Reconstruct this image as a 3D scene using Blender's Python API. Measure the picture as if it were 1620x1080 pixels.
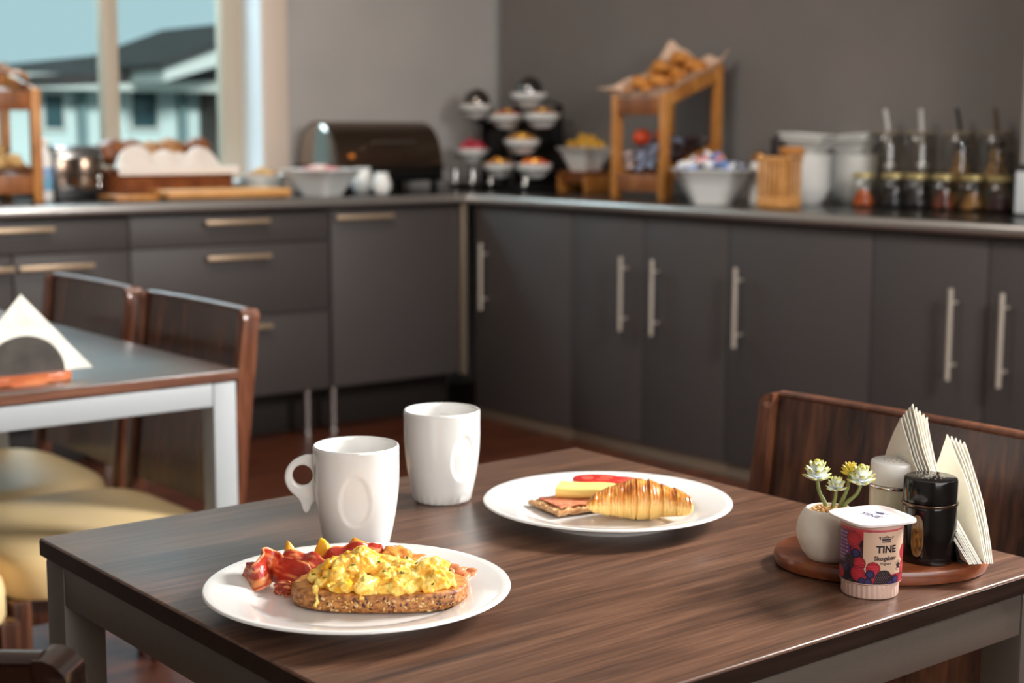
import bpy, bmesh, math, random
import numpy as np
from math import sin, cos, pi, radians, sqrt, atan2
from mathutils import Vector, Matrix, noise as mnoise

for o in list(bpy.data.objects):
    bpy.data.objects.remove(o)
SC = bpy.context.scene
COL = SC.collection
rnd = random.Random(7)


def lin(c):
    return tuple(((v / 255) / 12.92 if v / 255 <= .04045 else ((v / 255 + .055) / 1.055) ** 2.4) for v in c)


# ------------------------------------------------------------------ camera
def make_camera():
    cam = bpy.data.cameras.new('camera')
    o = bpy.data.objects.new('camera', cam)
    COL.objects.link(o)
    yaw, pit, rol = radians(50.9936), radians(7.8461), radians(.20515)
    f = Vector((cos(yaw) * cos(pit), sin(yaw) * cos(pit), -sin(pit)))
    r = Vector((sin(yaw), -cos(yaw), 0))
    u = r.cross(f)
    r2 = r * cos(rol) + u * sin(rol)
    u2 = -r * sin(rol) + u * cos(rol)
    m = Matrix((r2, u2, -f)).transposed().to_4x4()
    m.translation = (0, 0, 1.18)
    o.matrix_world = m
    cam.sensor_width = 36
    cam.sensor_fit = 'HORIZONTAL'
    cam.lens = 2421.35 * 36 / 1620
    cam.clip_start = .05
    cam.clip_end = 300
    cam.dof.use_dof = True
    cam.dof.focus_distance = 1.42
    cam.dof.aperture_fstop = 5.6
    cam.dof.aperture_blades = 0
    SC.camera = o


make_camera()

# ------------------------------------------------------------------ world, lights, exposure
W = bpy.data.worlds.new('world')
SC.world = W
W.use_nodes = True
bg = W.node_tree.nodes['Background']
bg.inputs[0].default_value = (*lin((186, 208, 212)), 1)
bg.inputs[1].default_value = 1.0


def area(name, loc, target, size, power, col, sy=None):
    l = bpy.data.lights.new(name, 'AREA')
    l.energy = power
    l.color = col
    l.size = size
    if sy:
        l.shape = 'RECTANGLE'
        l.size_y = sy
    o = bpy.data.objects.new(name, l)
    COL.objects.link(o)
    o.location = loc
    o.rotation_euler = (Vector(target) - Vector(loc)).to_track_quat('-Z', 'Y').to_euler()
    return o


# the warm lamp over the aisle to the right of the table: the key light
area('aisle_lamp', (2.9, .62, 2.02), (1.05, 1.6, .6), .55, 110, (1, .99, .965))
# daylight falling in through the window from the sky above the house
area('window_daylight', (2.3, 6.7, 3.1), (3.0, 3.6, .9), 1.9, 170, (.74, .88, 1), 1.2)
# unseen broad fill light, added behind the guest
area('front_fill', (.9, -2.2, 1.75), (1.1, 2.0, 1.1), 3.4, 82, (1, 1, .99), 1.5)
# hazy sun on the house outside
sun = bpy.data.lights.new('sun', 'SUN')
sun.energy = 3.0
sun.angle = radians(8)
sun.color = (1, .97, .93)
suno = bpy.data.objects.new('sun', sun)
COL.objects.link(suno)
suno.rotation_euler = Vector((.22, .95, -.28)).to_track_quat('-Z', 'Y').to_euler()
# weak fill light added at ceiling height over the buffet
area('ceiling_fill', (2.0, 3.5, 2.8), (2.8, 4.8, .8), 1.3, 40, (1, .94, .87))

SC.view_settings.view_transform = 'Standard'
SC.view_settings.look = 'None'
SC.view_settings.gamma = 1
SC.view_settings.use_curve_mapping = False
SC.view_settings.exposure = .32


# ------------------------------------------------------------------ materials
def new_mat(name):
    m = bpy.data.materials.new(name)
    m.use_nodes = True
    nt = m.node_tree
    return m, nt, nt.nodes['Principled BSDF']


def noise_node(nt, scale, detail=4, mapping=None, dist=0.0):
    tc = nt.nodes.new('ShaderNodeTexCoord')
    mp = nt.nodes.new('ShaderNodeMapping')
    mp.inputs['Scale'].default_value = mapping or (1, 1, 1)
    nt.links.new(tc.outputs['Object'], mp.inputs[0])
    n = nt.nodes.new('ShaderNodeTexNoise')
    n.inputs['Scale'].default_value = scale
    n.inputs['Detail'].default_value = detail
    n.inputs['Distortion'].default_value = dist
    nt.links.new(mp.outputs[0], n.inputs['Vector'])
    return n


def ramp(nt, src, stops):
    r = nt.nodes.new('ShaderNodeValToRGB')
    e = r.color_ramp.elements
    while len(e) < len(stops):
        e.new(.5)
    for i, (p, c) in enumerate(stops):
        e[i].position = p
        e[i].color = (*lin(c), 1)
    nt.links.new(src, r.inputs[0])
    return r


def mat(name, col, rough=.5, metal=0., vary=None, bump=None, sss=0., coat=0., trans=0., ior=1.5, attr=False, spec=.5, sheen=0.):
    m, nt, b = new_mat(name)
    b.inputs['Base Color'].default_value = (*lin(col), 1)
    b.inputs['Roughness'].default_value = rough
    b.inputs['Metallic'].default_value = metal
    b.inputs['IOR'].default_value = ior
    b.inputs['Specular IOR Level'].default_value = spec
    if sss:
        b.inputs['Subsurface Weight'].default_value = sss
        b.inputs['Subsurface Radius'].default_value = (.006, .003, .0015)
        b.inputs['Subsurface Scale'].default_value = 1
    if coat:
        b.inputs['Coat Weight'].default_value = coat
        b.inputs['Coat Roughness'].default_value = .08
    if trans:
        b.inputs['Transmission Weight'].default_value = trans
    if attr:
        a = nt.nodes.new('ShaderNodeAttribute')
        a.attribute_name = 'Col'
        nt.links.new(a.outputs['Color'], b.inputs['Base Color'])
    elif vary:
        sc, c2 = vary[0], vary[1]
        n = noise_node(nt, sc, 5, vary[2] if len(vary) > 2 else None)
        r = ramp(nt, n.outputs['Fac'], [(.32, col), (.68, c2)])
        nt.links.new(r.outputs[0], b.inputs['Base Color'])
    if bump:
        n = noise_node(nt, bump[0], 4, bump[2] if len(bump) > 2 else None)
        bp = nt.nodes.new('ShaderNodeBump')
        bp.inputs['Strength'].default_value = bump[1]
        bp.inputs['Distance'].default_value = .002
        nt.links.new(n.outputs['Fac'], bp.inputs['Height'])
        nt.links.new(bp.outputs[0], b.inputs['Normal'])
    return m


def wood(name, c1, c2, c3, mapping, scale=1.0, rough=.4, coat=0., bump=.15, spec=.5, crough=.12, lo=.33, hi=.66):
    m, nt, b = new_mat(name)
    n = noise_node(nt, scale, 9, mapping, .6)
    n2 = noise_node(nt, scale * 5, 6, mapping, .2)
    mx = nt.nodes.new('ShaderNodeMix')
    mx.data_type = 'FLOAT'
    mx.inputs[0].default_value = .42
    nt.links.new(n.outputs['Fac'], mx.inputs[2])
    nt.links.new(n2.outputs['Fac'], mx.inputs[3])
    r = ramp(nt, mx.outputs[0], [(lo, c1), (.5, c2), (hi, c3)])
    nt.links.new(r.outputs[0], b.inputs['Base Color'])
    b.inputs['Roughness'].default_value = rough
    b.inputs['Specular IOR Level'].default_value = spec
    if coat:
        b.inputs['Coat Weight'].default_value = coat
        b.inputs['Coat Roughness'].default_value = crough
    bp = nt.nodes.new('ShaderNodeBump')
    bp.inputs['Strength'].default_value = bump
    bp.inputs['Distance'].default_value = .001
    nt.links.new(n2.outputs['Fac'], bp.inputs['Height'])
    nt.links.new(bp.outputs[0], b.inputs['Normal'])
    return m


def thin_glass(name, tint, gloss=.12, rough=.02):
    m = bpy.data.materials.new(name)
    m.use_nodes = True
    nt = m.node_tree
    nt.nodes.remove(nt.nodes['Principled BSDF'])
    out = nt.nodes['Material Output']
    t = nt.nodes.new('ShaderNodeBsdfTransparent')
    t.inputs[0].default_value = (*lin(tint), 1)
    g = nt.nodes.new('ShaderNodeBsdfGlossy')
    g.inputs['Roughness'].default_value = rough
    fr = nt.nodes.new('ShaderNodeLayerWeight')
    pw = nt.nodes.new('ShaderNodeMath')
    pw.operation = 'POWER'
    pw.inputs[1].default_value = 4
    nt.links.new(fr.outputs['Facing'], pw.inputs[0])
    add = nt.nodes.new('ShaderNodeMath')
    add.operation = 'MULTIPLY_ADD'
    add.inputs[1].default_value = .6
    add.inputs[2].default_value = gloss
    nt.links.new(pw.outputs[0], add.inputs[0])
    mx = nt.nodes.new('ShaderNodeMixShader')
    nt.links.new(add.outputs[0], mx.inputs[0])
    nt.links.new(t.outputs[0], mx.inputs[1])
    nt.links.new(g.outputs[0], mx.inputs[2])
    nt.links.new(mx.outputs[0], out.inputs[0])
    return m


MT = dict(
    wall=mat('wallpaper_grey', (170, 164, 160), .85, bump=(260, .12), vary=(3, (178, 171, 166))),
    wall_shaded=mat('wallpaper_grey_shaded', (118, 112, 108), .8, bump=(260, .12), vary=(3, (126, 118, 113))),  # grey wallpaper darkened: the right wall's dimmer light is put into the colour
    ceiling=mat('ceiling_paint', (222, 218, 210), .9, bump=(90, .05)),
    floor=wood('floor_wood', (44, 21, 13), (76, 38, 23), (102, 54, 34), (3, 22, 3), 1, .42, 0, .1, .22),
    casing=mat('casing_paint', (216, 196, 180), .5, bump=(60, .03)),
    reveal=mat('reveal_paint', (225, 228, 230), .6, bump=(60, .03)),
    winframe=mat('window_frame_paint', (184, 168, 148), .45, bump=(60, .03)),
    pane=thin_glass('window_pane_glass', (234, 244, 245), .03),
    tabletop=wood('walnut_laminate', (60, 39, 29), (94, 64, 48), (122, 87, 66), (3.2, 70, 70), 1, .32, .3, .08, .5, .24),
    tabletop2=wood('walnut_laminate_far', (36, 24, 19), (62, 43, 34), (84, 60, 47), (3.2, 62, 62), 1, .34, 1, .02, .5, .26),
    tableedge=wood('walnut_edge_band', (74, 44, 32), (110, 70, 52), (136, 92, 70), (2.2, 30, 30), 1, .35),
    tableedge_dark=wood('dark_edge_band', (24, 17, 14), (32, 23, 19), (44, 32, 26), (2.2, 30, 30), 1, .3),
    frame_taupe=mat('taupe_powder_coat', (90, 81, 73), .42, .25, bump=(900, .15)),
    frame_white=mat('white_powder_coat', (164, 167, 168), .45, bump=(900, .08)),
    chairwood=wood('chair_walnut', (36, 20, 14), (72, 42, 29), (110, 69, 47), (26, 26, 1.6), 1, .26, .3, .06, .5, .12, .36, .66),
    chairedge=wood('chair_edge_walnut', (56, 29, 19), (92, 52, 34), (126, 78, 54), (26, 26, 3), 1, .28, .3, .06),
    chairdark=wood('dark_chair_wood', (20, 11, 8), (38, 21, 15), (62, 36, 25), (26, 26, 1.6), 1, .2, .6, .04),
    cream=mat('cream_leatherette', (243, 214, 160), .48, bump=(420, .18), vary=(9, (238, 206, 150))),
    door=mat('anthracite_lacquer', (65, 58, 56), .55, vary=(6, (67, 60, 58)), bump=(300, .02)),
    carcass=mat('carcass_dark', (40, 34, 31), .5, bump=(60, .05)),
    handle=mat('brushed_steel', (196, 184, 170), .45, .6, bump=(700, .1, (1, 1, .05))),
    handle_b=mat('brushed_bronze', (190, 164, 136), .42, .6, bump=(700, .1, (.05, 1, 1))),
    steel=mat('polished_steel', (214, 212, 208), .16, 1, bump=(300, .03)),
    edge_metal=mat('brushed_edge_trim', (196, 190, 184), .3, .9, bump=(500, .1, (.05, .05, 1))),
    plinth=mat('plinth_metal', (164, 146, 126), .38, .7, bump=(300, .06)),
    worktop=mat('black_stone', (24, 22, 21), .22, vary=(60, (32, 29, 28)), bump=(120, .02)),
    porcelain=mat('white_porcelain', (232, 230, 226), .09, bump=(14, .015), coat=.35),
    porcelain_b=mat('white_bowl_porcelain', (238, 236, 231), .2, bump=(14, .015)),
    pinewood=wood('oiled_pine', (150, 90, 36), (188, 122, 56), (214, 152, 82), (14, 14, 3), 1, .45),
    pinedark=wood('oiled_pine_dark', (104, 58, 24), (136, 78, 36), (160, 98, 50), (14, 14, 3), 1, .45),
    board=wood('beech_board', (190, 128, 66), (214, 152, 88), (230, 172, 106), (3, 18, 18), 1, .5),
    traywood=wood('red_brown_wood', (90, 43, 24), (128, 66, 37), (156, 90, 54), (6, 22, 22), 1, .3, .3),
    ladle=mat('bright_ladle_steel', (238, 236, 232), .35, .5, bump=(100, .02)),
    black=mat('black_metal', (26, 24, 23), .35, .4, bump=(200, .03)),
    chrome_dark=mat('smoked_chrome', (112, 94, 80), .24, .95, bump=(40, .02)),
    plastic_white=mat('white_plastic', (236, 232, 228), .3, bump=(80, .02), sss=.05),
    paper=mat('napkin_paper', (234, 228, 214), .85, bump=(160, .35), sss=.08),
    paper_w=mat('white_napkin_paper', (236, 230, 220), .85, bump=(160, .3)),
    attr=mat('printed_colour', (200, 200, 200), .32, attr=True, bump=(500, .02)),
    attr_dull=mat('food_colour', (200, 200, 200), .5, attr=True, bump=(700, .25), sss=.05),
    attr_wet=mat('moist_food_colour', (200, 200, 200), .24, attr=True, bump=(500, .3), sss=.1),
    glass=thin_glass('jar_glass', (236, 238, 236), .06),
    glass_dark=thin_glass('tall_jar_glass', (232, 230, 226), .07),
)


# ------------------------------------------------------------------ builders
def finish(bm, name, m, parent=None, smooth=True, angle=38):
    bmesh.ops.recalc_face_normals(bm, faces=bm.faces[:])
    me = bpy.data.meshes.new(name)
    bm.to_mesh(me)
    bm.free()
    return link(me, name, m, parent, smooth, angle)


def link(me, name, m, parent=None, smooth=True, angle=38):
    if smooth:
        me.shade_smooth()
        if angle:
            me.set_sharp_from_angle(angle=radians(angle))
    if m and not me.materials:
        me.materials.append(MT[m] if isinstance(m, str) else m)
    o = bpy.data.objects.new(name, me)
    COL.objects.link(o)
    if parent:
        o.parent = parent
    return o


def pydata(name, verts, faces, m, parent=None, cols=None, smooth=True, angle=38):
    me = bpy.data.meshes.new(name)
    me.from_pydata([tuple(v) for v in verts], [], faces)
    me.update()
    bm = bmesh.new()
    bm.from_mesh(me)
    bmesh.ops.recalc_face_normals(bm, faces=bm.faces[:])
    bm.to_mesh(me)
    bm.free()
    if cols is not None:
        set_cols(me, cols)
    return link(me, name, m, parent, smooth, angle)


def set_cols(me, cols):
    a = me.color_attributes.new('Col', 'FLOAT_COLOR', 'POINT')
    c = np.ones((len(me.vertices), 4), np.float32)
    c[:, :3] = np.asarray(cols, np.float32)
    a.data.foreach_set('color', c.ravel())


def coords(me):
    a = np.empty(len(me.vertices) * 3, np.float32)
    me.vertices.foreach_get('co', a)
    return a.reshape(-1, 3)


def tag(o, label, cat, group=None, kind=None):
    o['label'] = label
    if cat:
        o['category'] = cat
    if group:
        o['group'] = group
    if kind:
        o['kind'] = kind
    return o


def thing(name, label, cat, loc, rz=0., group=None):
    o = bpy.data.objects.new(name, None)
    o.empty_display_size = .05
    COL.objects.link(o)
    o.location = loc
    o.rotation_euler = (0, 0, rz)
    return tag(o, label, cat, group)


def struct(o, label=None):
    o['kind'] = 'structure'
    if label:
        o['label'] = label
    return o


def dup(root, loc=None, rz=None, label=None, group=None, scale=None, rot=None):
    kids = {}
    for o in COL.objects:
        if o.parent:
            kids.setdefault(o.parent.name, []).append(o)

    def rec(o, par):
        c = o.copy()
        COL.objects.link(c)
        if par:
            c.parent = par
        for k in kids.get(o.name, []):
            rec(k, c)
        return c
    r = rec(root, None)
    if loc is not None:
        r.location = loc
    if rz is not None:
        r.rotation_euler = (0, 0, rz)
    if rot is not None:
        r.rotation_euler = rot
    if scale is not None:
        r.scale = (scale,) * 3 if not hasattr(scale, '__len__') else scale
    if label:
        r['label'] = label
    if group:
        r['group'] = group
    return r


def bx(bm, c, s, bev=.002, R=None, seg=2):
    M = Matrix.Translation(c)
    if R is not None:
        M = M @ R.to_4x4()
    M = M @ Matrix.Diagonal((*s, 1))
    r = bmesh.ops.create_cube(bm, size=1, matrix=M)
    if bev:
        es = list({e for v in r['verts'] for e in v.link_edges})
        bmesh.ops.bevel(bm, geom=es, offset=min(bev, min(s) * .45), segments=seg, affect='EDGES', profile=.5, clamp_overlap=True)


def box(name, c, s, m, parent=None, bev=.002, R=None, seg=2):
    bm = bmesh.new()
    bx(bm, c, s, bev, R, seg)
    return finish(bm, name, m, parent)


def lathe(bm, prof, seg=48, c=(0, 0, 0), rf=None, cap0=True, cap1=True):
    rings = []
    for (r, z) in prof:
        ring = []
        for i in range(seg):
            t = 2 * pi * i / seg
            k = rf(t, r, z) if rf else r
            ring.append(bm.verts.new((c[0] + k * cos(t), c[1] + k * sin(t), c[2] + z)))
        rings.append(ring)
    for a, b in zip(rings, rings[1:]):
        for i in range(seg):
            j = (i + 1) % seg
            bm.faces.new((a[i], a[j], b[j], b[i]))
    if cap0:
        bm.faces.new(rings[0][::-1])
    if cap1:
        bm.faces.new(rings[-1])
    return rings


def lathe_obj(name, prof, m, parent=None, seg=48, c=(0, 0, 0), rf=None, cap0=True, cap1=True, angle=38):
    bm = bmesh.new()
    lathe(bm, prof, seg, c, rf, cap0, cap1)
    return finish(bm, name, m, parent, True, angle)


def tube(bm, pts, rad, seg=10, closed=False, flat=1.0):
    pts = [Vector(p) for p in pts]
    n = len(pts)
    rad = [rad] * n if not hasattr(rad, '__len__') else rad
    up = Vector((0, 0, 1))
    rings = []
    prev = None
    for i, p in enumerate(pts):
        if closed:
            d = pts[(i + 1) % n] - pts[i - 1]
        else:
            d = pts[min(i + 1, n - 1)] - pts[max(i - 1, 0)]
        d.normalize()
        if prev is None:
            a = d.cross(up)
            if a.length < 1e-3:
                a = d.cross(Vector((1, 0, 0)))
        else:
            a = prev - d * prev.dot(d)
        a.normalize()
        prev = a
        b = d.cross(a)
        rings.append([bm.verts.new(p + (a * cos(2 * pi * k / seg) + b * flat * sin(2 * pi * k / seg)) * rad[i]) for k in range(seg)])
    pairs = list(zip(rings, rings[1:]))
    if closed:
        pairs.append((rings[-1], rings[0]))
    for a, b in pairs:
        for k in range(seg):
            j = (k + 1) % seg
            bm.faces.new((a[k], a[j], b[j], b[k]))
    if not closed:
        bm.faces.new(rings[0][::-1])
        bm.faces.new(rings[-1])


def tube_obj(name, pts, rad, m, parent=None, seg=10, closed=False, flat=1.0):
    bm = bmesh.new()
    tube(bm, pts, rad, seg, closed, flat)
    return finish(bm, name, m, parent)


def spline(P, n):
    """Catmull-Rom through P, n samples."""
    P = np.asarray(P, float)
    Q = np.vstack([2 * P[0] - P[1], P, 2 * P[-1] - P[-2]])
    out = []
    for s in np.linspace(0, len(P) - 1, n):
        i = min(int(s), len(P) - 2)
        t = s - i
        a, b, c, d = Q[i:i + 4]
        out.append(.5 * ((2 * b) + (c - a) * t + (2 * a - 5 * b + 4 * c - d) * t ** 2 + (3 * b - a - 3 * c + d) * t ** 3))
    return np.array(out)


def blob(bm, c, s, sub=2, jitter=.1, R=None, seed=0.):
    M = Matrix.Translation(c)
    if R is not None:
        M = M @ R.to_4x4()
    r = bmesh.ops.create_icosphere(bm, subdivisions=sub, radius=1)
    for v in r['verts']:
        k = 1 + jitter * mnoise.noise(v.co * 1.7 + Vector((seed, seed * .7, 3.1)))
        v.co = M @ Vector((v.co.x * s[0] * k, v.co.y * s[1] * k, v.co.z * s[2] * k))


def rotz(a):
    return Matrix.Rotation(a, 3, 'Z')


def prism(bm, pts, z0, z1, bev=0.):
    """vertical prism of a 2-D outline"""
    vs = [bm.verts.new((x, y, z0)) for x, y in pts]
    f = bm.faces.new(vs)
    r = bmesh.ops.extrude_face_region(bm, geom=[f])
    nv = [g for g in r['geom'] if isinstance(g, bmesh.types.BMVert)]
    for v in nv:
        v.co.z = z1
    if bev:
        es = [e for e in {e for v in nv for e in v.link_edges} if all(q in nv for q in e.verts)]
        e0 = [e for e in {e for v in vs for e in v.link_edges} if all(q in vs for q in e.verts)]
        bmesh.ops.bevel(bm, geom=es + e0, offset=bev, segments=3, affect='EDGES', profile=.5)


def superellipse(a, b, n, k=48):
    o = []
    for i in range(k):
        t = 2 * pi * i / k
        o.append((a * abs(cos(t)) ** (2 / n) * (1 if cos(t) >= 0 else -1), b * abs(sin(t)) ** (2 / n) * (1 if sin(t) >= 0 else -1)))
    return o


VIEW = radians(-39.0064)       # heading of the two plates' settings: x to the right, y away, as the guest sits
# ------------------------------------------------------------------ room
WY, WX = 5.70, 4.50
SILL, HEAD = .955, 2.32
WL, WR = 1.45, 3.267


def room():
    struct(box('floor', (.9, 1.6, -.05), (7.3, 8.3, .1), 'floor', bev=0), 'dark red-brown wooden floor')
    struct(box('ceiling', (.9, 1.6, 3.0), (7.3, 8.3, .1), 'ceiling', bev=0), 'pale ceiling')
    bm = bmesh.new()
    T = .25
    x0, x1 = -2.6, 4.62
    bx(bm, ((x0 + WL) / 2, WY + T / 2, 1.475), (WL - x0, T, 2.95), 0)
    bx(bm, ((x1 + WR) / 2, WY + T / 2, 1.475), (x1 - WR, T, 2.95), 0)
    bx(bm, ((WL + WR) / 2, WY + T / 2, SILL / 2), (WR - WL, T, SILL), 0)
    bx(bm, ((WL + WR) / 2, WY + T / 2, (HEAD + 2.95) / 2), (WR - WL, T, 2.95 - HEAD), 0)
    struct(finish(bm, 'wall_back', 'wall', smooth=False), 'grey papered wall with the window')
    struct(box('wall_right', (WX + .06, 1.65, 1.475), (.12, 8.0, 2.95), 'wall_shaded', bev=0), 'shaded grey wall behind the long sideboard')
    struct(box('wall_left', (-2.66, 1.65, 1.475), (.12, 8.0, 2.95), 'wall', bev=0))
    struct(box('wall_front', (.9, -2.36, 1.475), (7.3, .12, 2.95), 'wall', bev=0))
    # lining of the window reveal
    bm = bmesh.new()
    bx(bm, (WR - .004, WY + .085, (SILL + HEAD) / 2), (.012, .18, HEAD - SILL), 0)
    bx(bm, (WL + .004, WY + .085, (SILL + HEAD) / 2), (.012, .18, HEAD - SILL), 0)
    bx(bm, ((WL + WR) / 2, WY + .085, HEAD - .004), (WR - WL, .18, .012), 0)
    bx(bm, ((WL + WR) / 2, WY + .07, SILL + .006), (WR - WL, .21, .016), .003)
    struct(finish(bm, 'trim_1', 'reveal', smooth=False), 'pale lining and sill of the window reveal')
    bm = bmesh.new()
    bx(bm, (WR + .058, WY - .009, (SILL + HEAD) / 2 + .02), (.116, .018, HEAD - SILL + .14), .003)
    bx(bm, (WL - .058, WY - .009, (SILL + HEAD) / 2 + .02), (.116, .018, HEAD - SILL + .14), .003)
    bx(bm, ((WL + WR) / 2, WY - .009, HEAD + .05), (WR - WL, .018, .09), .003)
    struct(finish(bm, 'trim_2', 'casing'), 'beige casing round the window')
    # window: frame, mullion, two panes
    w = struct(bpy.data.objects.new('window_1', None), 'window with beige frame and one upright mullion')
    COL.objects.link(w)
    w.location = ((WL + WR) / 2, WY + .18, SILL)
    h, wd = HEAD - SILL, WR - WL
    bm = bmesh.new()
    for sx in (-1, 1):
        bx(bm, (sx * (wd / 2 - .05), 0, h / 2), (.1, .06, h), .004)
    bx(bm, (0, 0, .035), (wd - .2, .06, .07), .004)
    bx(bm, (0, 0, h - .045), (wd - .2, .06, .09), .004)
    finish(bm, 'window_frame', 'winframe', w)
    mx = 2.667 - (WL + WR) / 2
    box('mullion', (mx, 0, h / 2), (.066, .062, h - .1), 'winframe', w, .004)
    box('pane', ((-wd / 2 + mx) / 2 + .03, .01, h / 2), (mx + wd / 2 - .12, .006, h - .16), 'pane', w, 0)
    box('pane', ((wd / 2 + mx) / 2 - .03, .01, h / 2), (wd / 2 - mx - .12, .006, h - .16), 'pane', w, 0)
    # pillar at the right end of the sideboard, with its pale foot block
    p = struct(box('trim_3', (0, 0, 0), (.31, .29, 2.02), 'wall', bev=.004), 'grey boxed pillar at the end of the worktop')
    p.location = (4.35, 2.555, 1.937)
    q = box('foot_block', (0, 0, -.94), (.326, .306, .13), 'reveal', p, .003)
    box('seam', (0, 0, -.865), (.316, .296, .02), 'carcass', p, .001)


room()


# ------------------------------------------------------------------ the house outside
def house():
    h = thing('house', 'pale house with a dark tiled roof beyond the window', 'house', (7.6, 16, -3))
    mw = mat('render_pale', (214, 226, 224), .8, bump=(20, .1))
    mr = mat('roof_tiles', (64, 56, 54), .8, vary=(6, (46, 42, 42)), bump=(12, .4))
    mf = mat('fascia_white', (216, 214, 208), .6, bump=(20, .05))
    mk = mat('dark_pane', (58, 86, 92), .15, bump=(3, .02))
    md = mat('downpipe', (110, 134, 136), .5, bump=(20, .05))
    mb = mat('dark_brown_matt', (84, 70, 64), .7, bump=(30, .2))
    box('wall', (.4, 1.0, 2.35), (9, 2, 4.72), mw, h, .01)
    # roof: eave over the front wall, rising to a ridge that climbs to the right
    V = [(-3.4, -.7, 4.60), (.0, -.7, 4.81), (2.6, -.7, 4.88), (5.0, -.7, 4.9), (-1.2, 3, 4.86), (.9, 3, 5.13), (1.72, 3, 5.37), (2.53, 3, 5.52), (5.5, 3, 5.55)]
    V = [Vector(v) for v in V]
    top = V + [v + Vector((0, 0, -.12)) for v in V]
    F = [(0, 1, 5, 4), (1, 2, 6, 5), (2, 3, 8, 7), (2, 7, 6)]
    F2 = [tuple(i + 9 for i in f[::-1]) for f in F]
    S = [(0, 9, 10, 1), (1, 10, 11, 2), (2, 11, 12, 3), (3, 12, 17, 8), (8, 17, 16, 7), (7, 16, 15, 6), (6, 15, 14, 5), (5, 14, 13, 4), (4, 13, 9, 0)]
    pydata('roof', top, F + F2 + S, mr, h, smooth=False)
    box('fascia', (-.6, -.66, 4.66), (6, .06, .16), mf, h, .01)
    # projecting gable at the right
    g = [(-.42, -1.5, 4.80), (.16, -1.5, 5.02), (.7, -1.5, 5.22), (.7, -1.5, 5.02), (.16, -1.5, 4.83), (-.42, -1.5, 4.66)]
    gv = [Vector(v) for v in g] + [Vector(v) + Vector((0, 1.3, 0)) for v in g]
    n = 6
    pydata('gable_board', gv, [(0, 1, 2, 3, 4, 5), (11, 10, 9, 8, 7, 6)] + [(i, (i + 1) % n, (i + 1) % n + n, i + n) for i in range(n)], mf, h, smooth=False)
    rv = [(-.5, -1.62, 4.84), (.9, -1.62, 5.36), (.9, 1.2, 5.36), (-.5, 1.2, 4.84)]
    rv = [Vector(v) for v in rv] + [Vector(v) + Vector((0, 0, -.06)) for v in rv]
    pydata('gable_roof', rv, [(0, 1, 2, 3), (7, 6, 5, 4), (0, 4, 5, 1), (1, 5, 6, 2), (2, 6, 7, 3), (3, 7, 4, 0)], mr, h, smooth=False)
    box('dark_side_block', (1.28, -.7, 2.5), (1.1, 1.3, 4.6), mb, h, .01)  # plain dark block at the right of the front wall
    for (xa, xb, z0, z1) in ((-.10, .19, 4.2, 4.59), (-1.10, -.9, 4.19, 4.54), (-2.6, -2.3, 4.19, 4.54)):
        f = box('window', ((xa + xb) / 2, -.02, (z0 + z1) / 2), (xb - xa + .09, .08, z1 - z0 + .09), mf, h, .008)
        box('pane', ((xa + xb) / 2, -.055, (z0 + z1) / 2), (xb - xa, .03, z1 - z0), mk, f, .004)
    box('downpipe', (-.69, -.08, 3.2), (.1, .1, 2.9), md, h, .03)
    box('downpipe', (.5, -.08, 3.2), (.1, .1, 2.9), md, h, .03)
    struct(box('ground', (6, 24, -3.2), (60, 36, .3), mat('lawn', (92, 104, 84), .9, bump=(5, .3)), bev=0), 'ground outside the house')


house()


# ------------------------------------------------------------------ worktop and cabinets
CT = .923           # top of the worktop


def worktop():
    t = thing('worktop', 'black stone worktop running round the corner with a metal front edge', 'worktop', (3.78, 4.96, 0))
    bm = bmesh.new()
    y0 = 2.16
    pts = [(-2.4, .014), (.014, .014), (.014, y0 - 4.96), (WX - 3.78, y0 - 4.96), (WX - 3.78, WY - 4.96), (-2.4, WY - 4.96)]
    prism(bm, pts, .889, CT, 0)
    finish(bm, 'slab', 'worktop', t, smooth=False)
    box('edge_trim', (-1.194, .012, .905), (2.412, .03, .037), 'edge_metal', t, .0135, None, 6)
    box('edge_trim', (.012, (y0 - 4.96) / 2 + .014, .905), (.03, 4.96 - y0 + .028, .037), 'edge_metal', t, .0135, None, 6)


worktop()


def bar_handle(parent, c, L, axis, m):
    """bar on two posts; axis 'z' on the right run (posts along +x), 'x' on the back run (posts along +y)"""
    bm = bmesh.new()
    if axis == 'z':
        tube(bm, [(c[0], c[1], c[2] - L / 2), (c[0], c[1], c[2] + L / 2)], .0075, 12)
        for s in (-1, 1):
            tube(bm, [(c[0], c[1], c[2] + s * L * .34), (c[0] + .033, c[1], c[2] + s * L * .34)], .005, 8)
    else:
        bx(bm, c, (L, .012, .017), .003)
        for s in (-1, 1):
            bx(bm, (c[0] + s * L * .36, c[1] + .016, c[2]), (.012, .03, .012), .002)
    return finish(bm, 'handle', m, parent)


def right_unit(y1, y0, splits, handles, label):
    """cabinet on the right run between y1 (far) and y0 (near)"""
    t = thing('base_cabinet', label, 'cabinet', (3.81, (y1 + y0) / 2, 0), 0, None)
    w = y1 - y0
    box('carcass', (.35, 0, .47), (.64, w - .002, .83), 'carcass', t, .001)
    edges = [y1] + splits + [y0]
    for a, b, hy in zip(edges, edges[1:], handles):
        d = box('door', (.0095, (a + b) / 2 - (y1 + y0) / 2, .466), (.019, a - b - .005, .828), 'door', t, .0015)
        hh = bar_handle(d, (-.034, hy - (y1 + y0) / 2, .595), .27, 'z', 'handle')
    box('plinth', (.02, 0, .026), (.02, w - .001, .05), 'plinth', t, .001)
    return t


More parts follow.
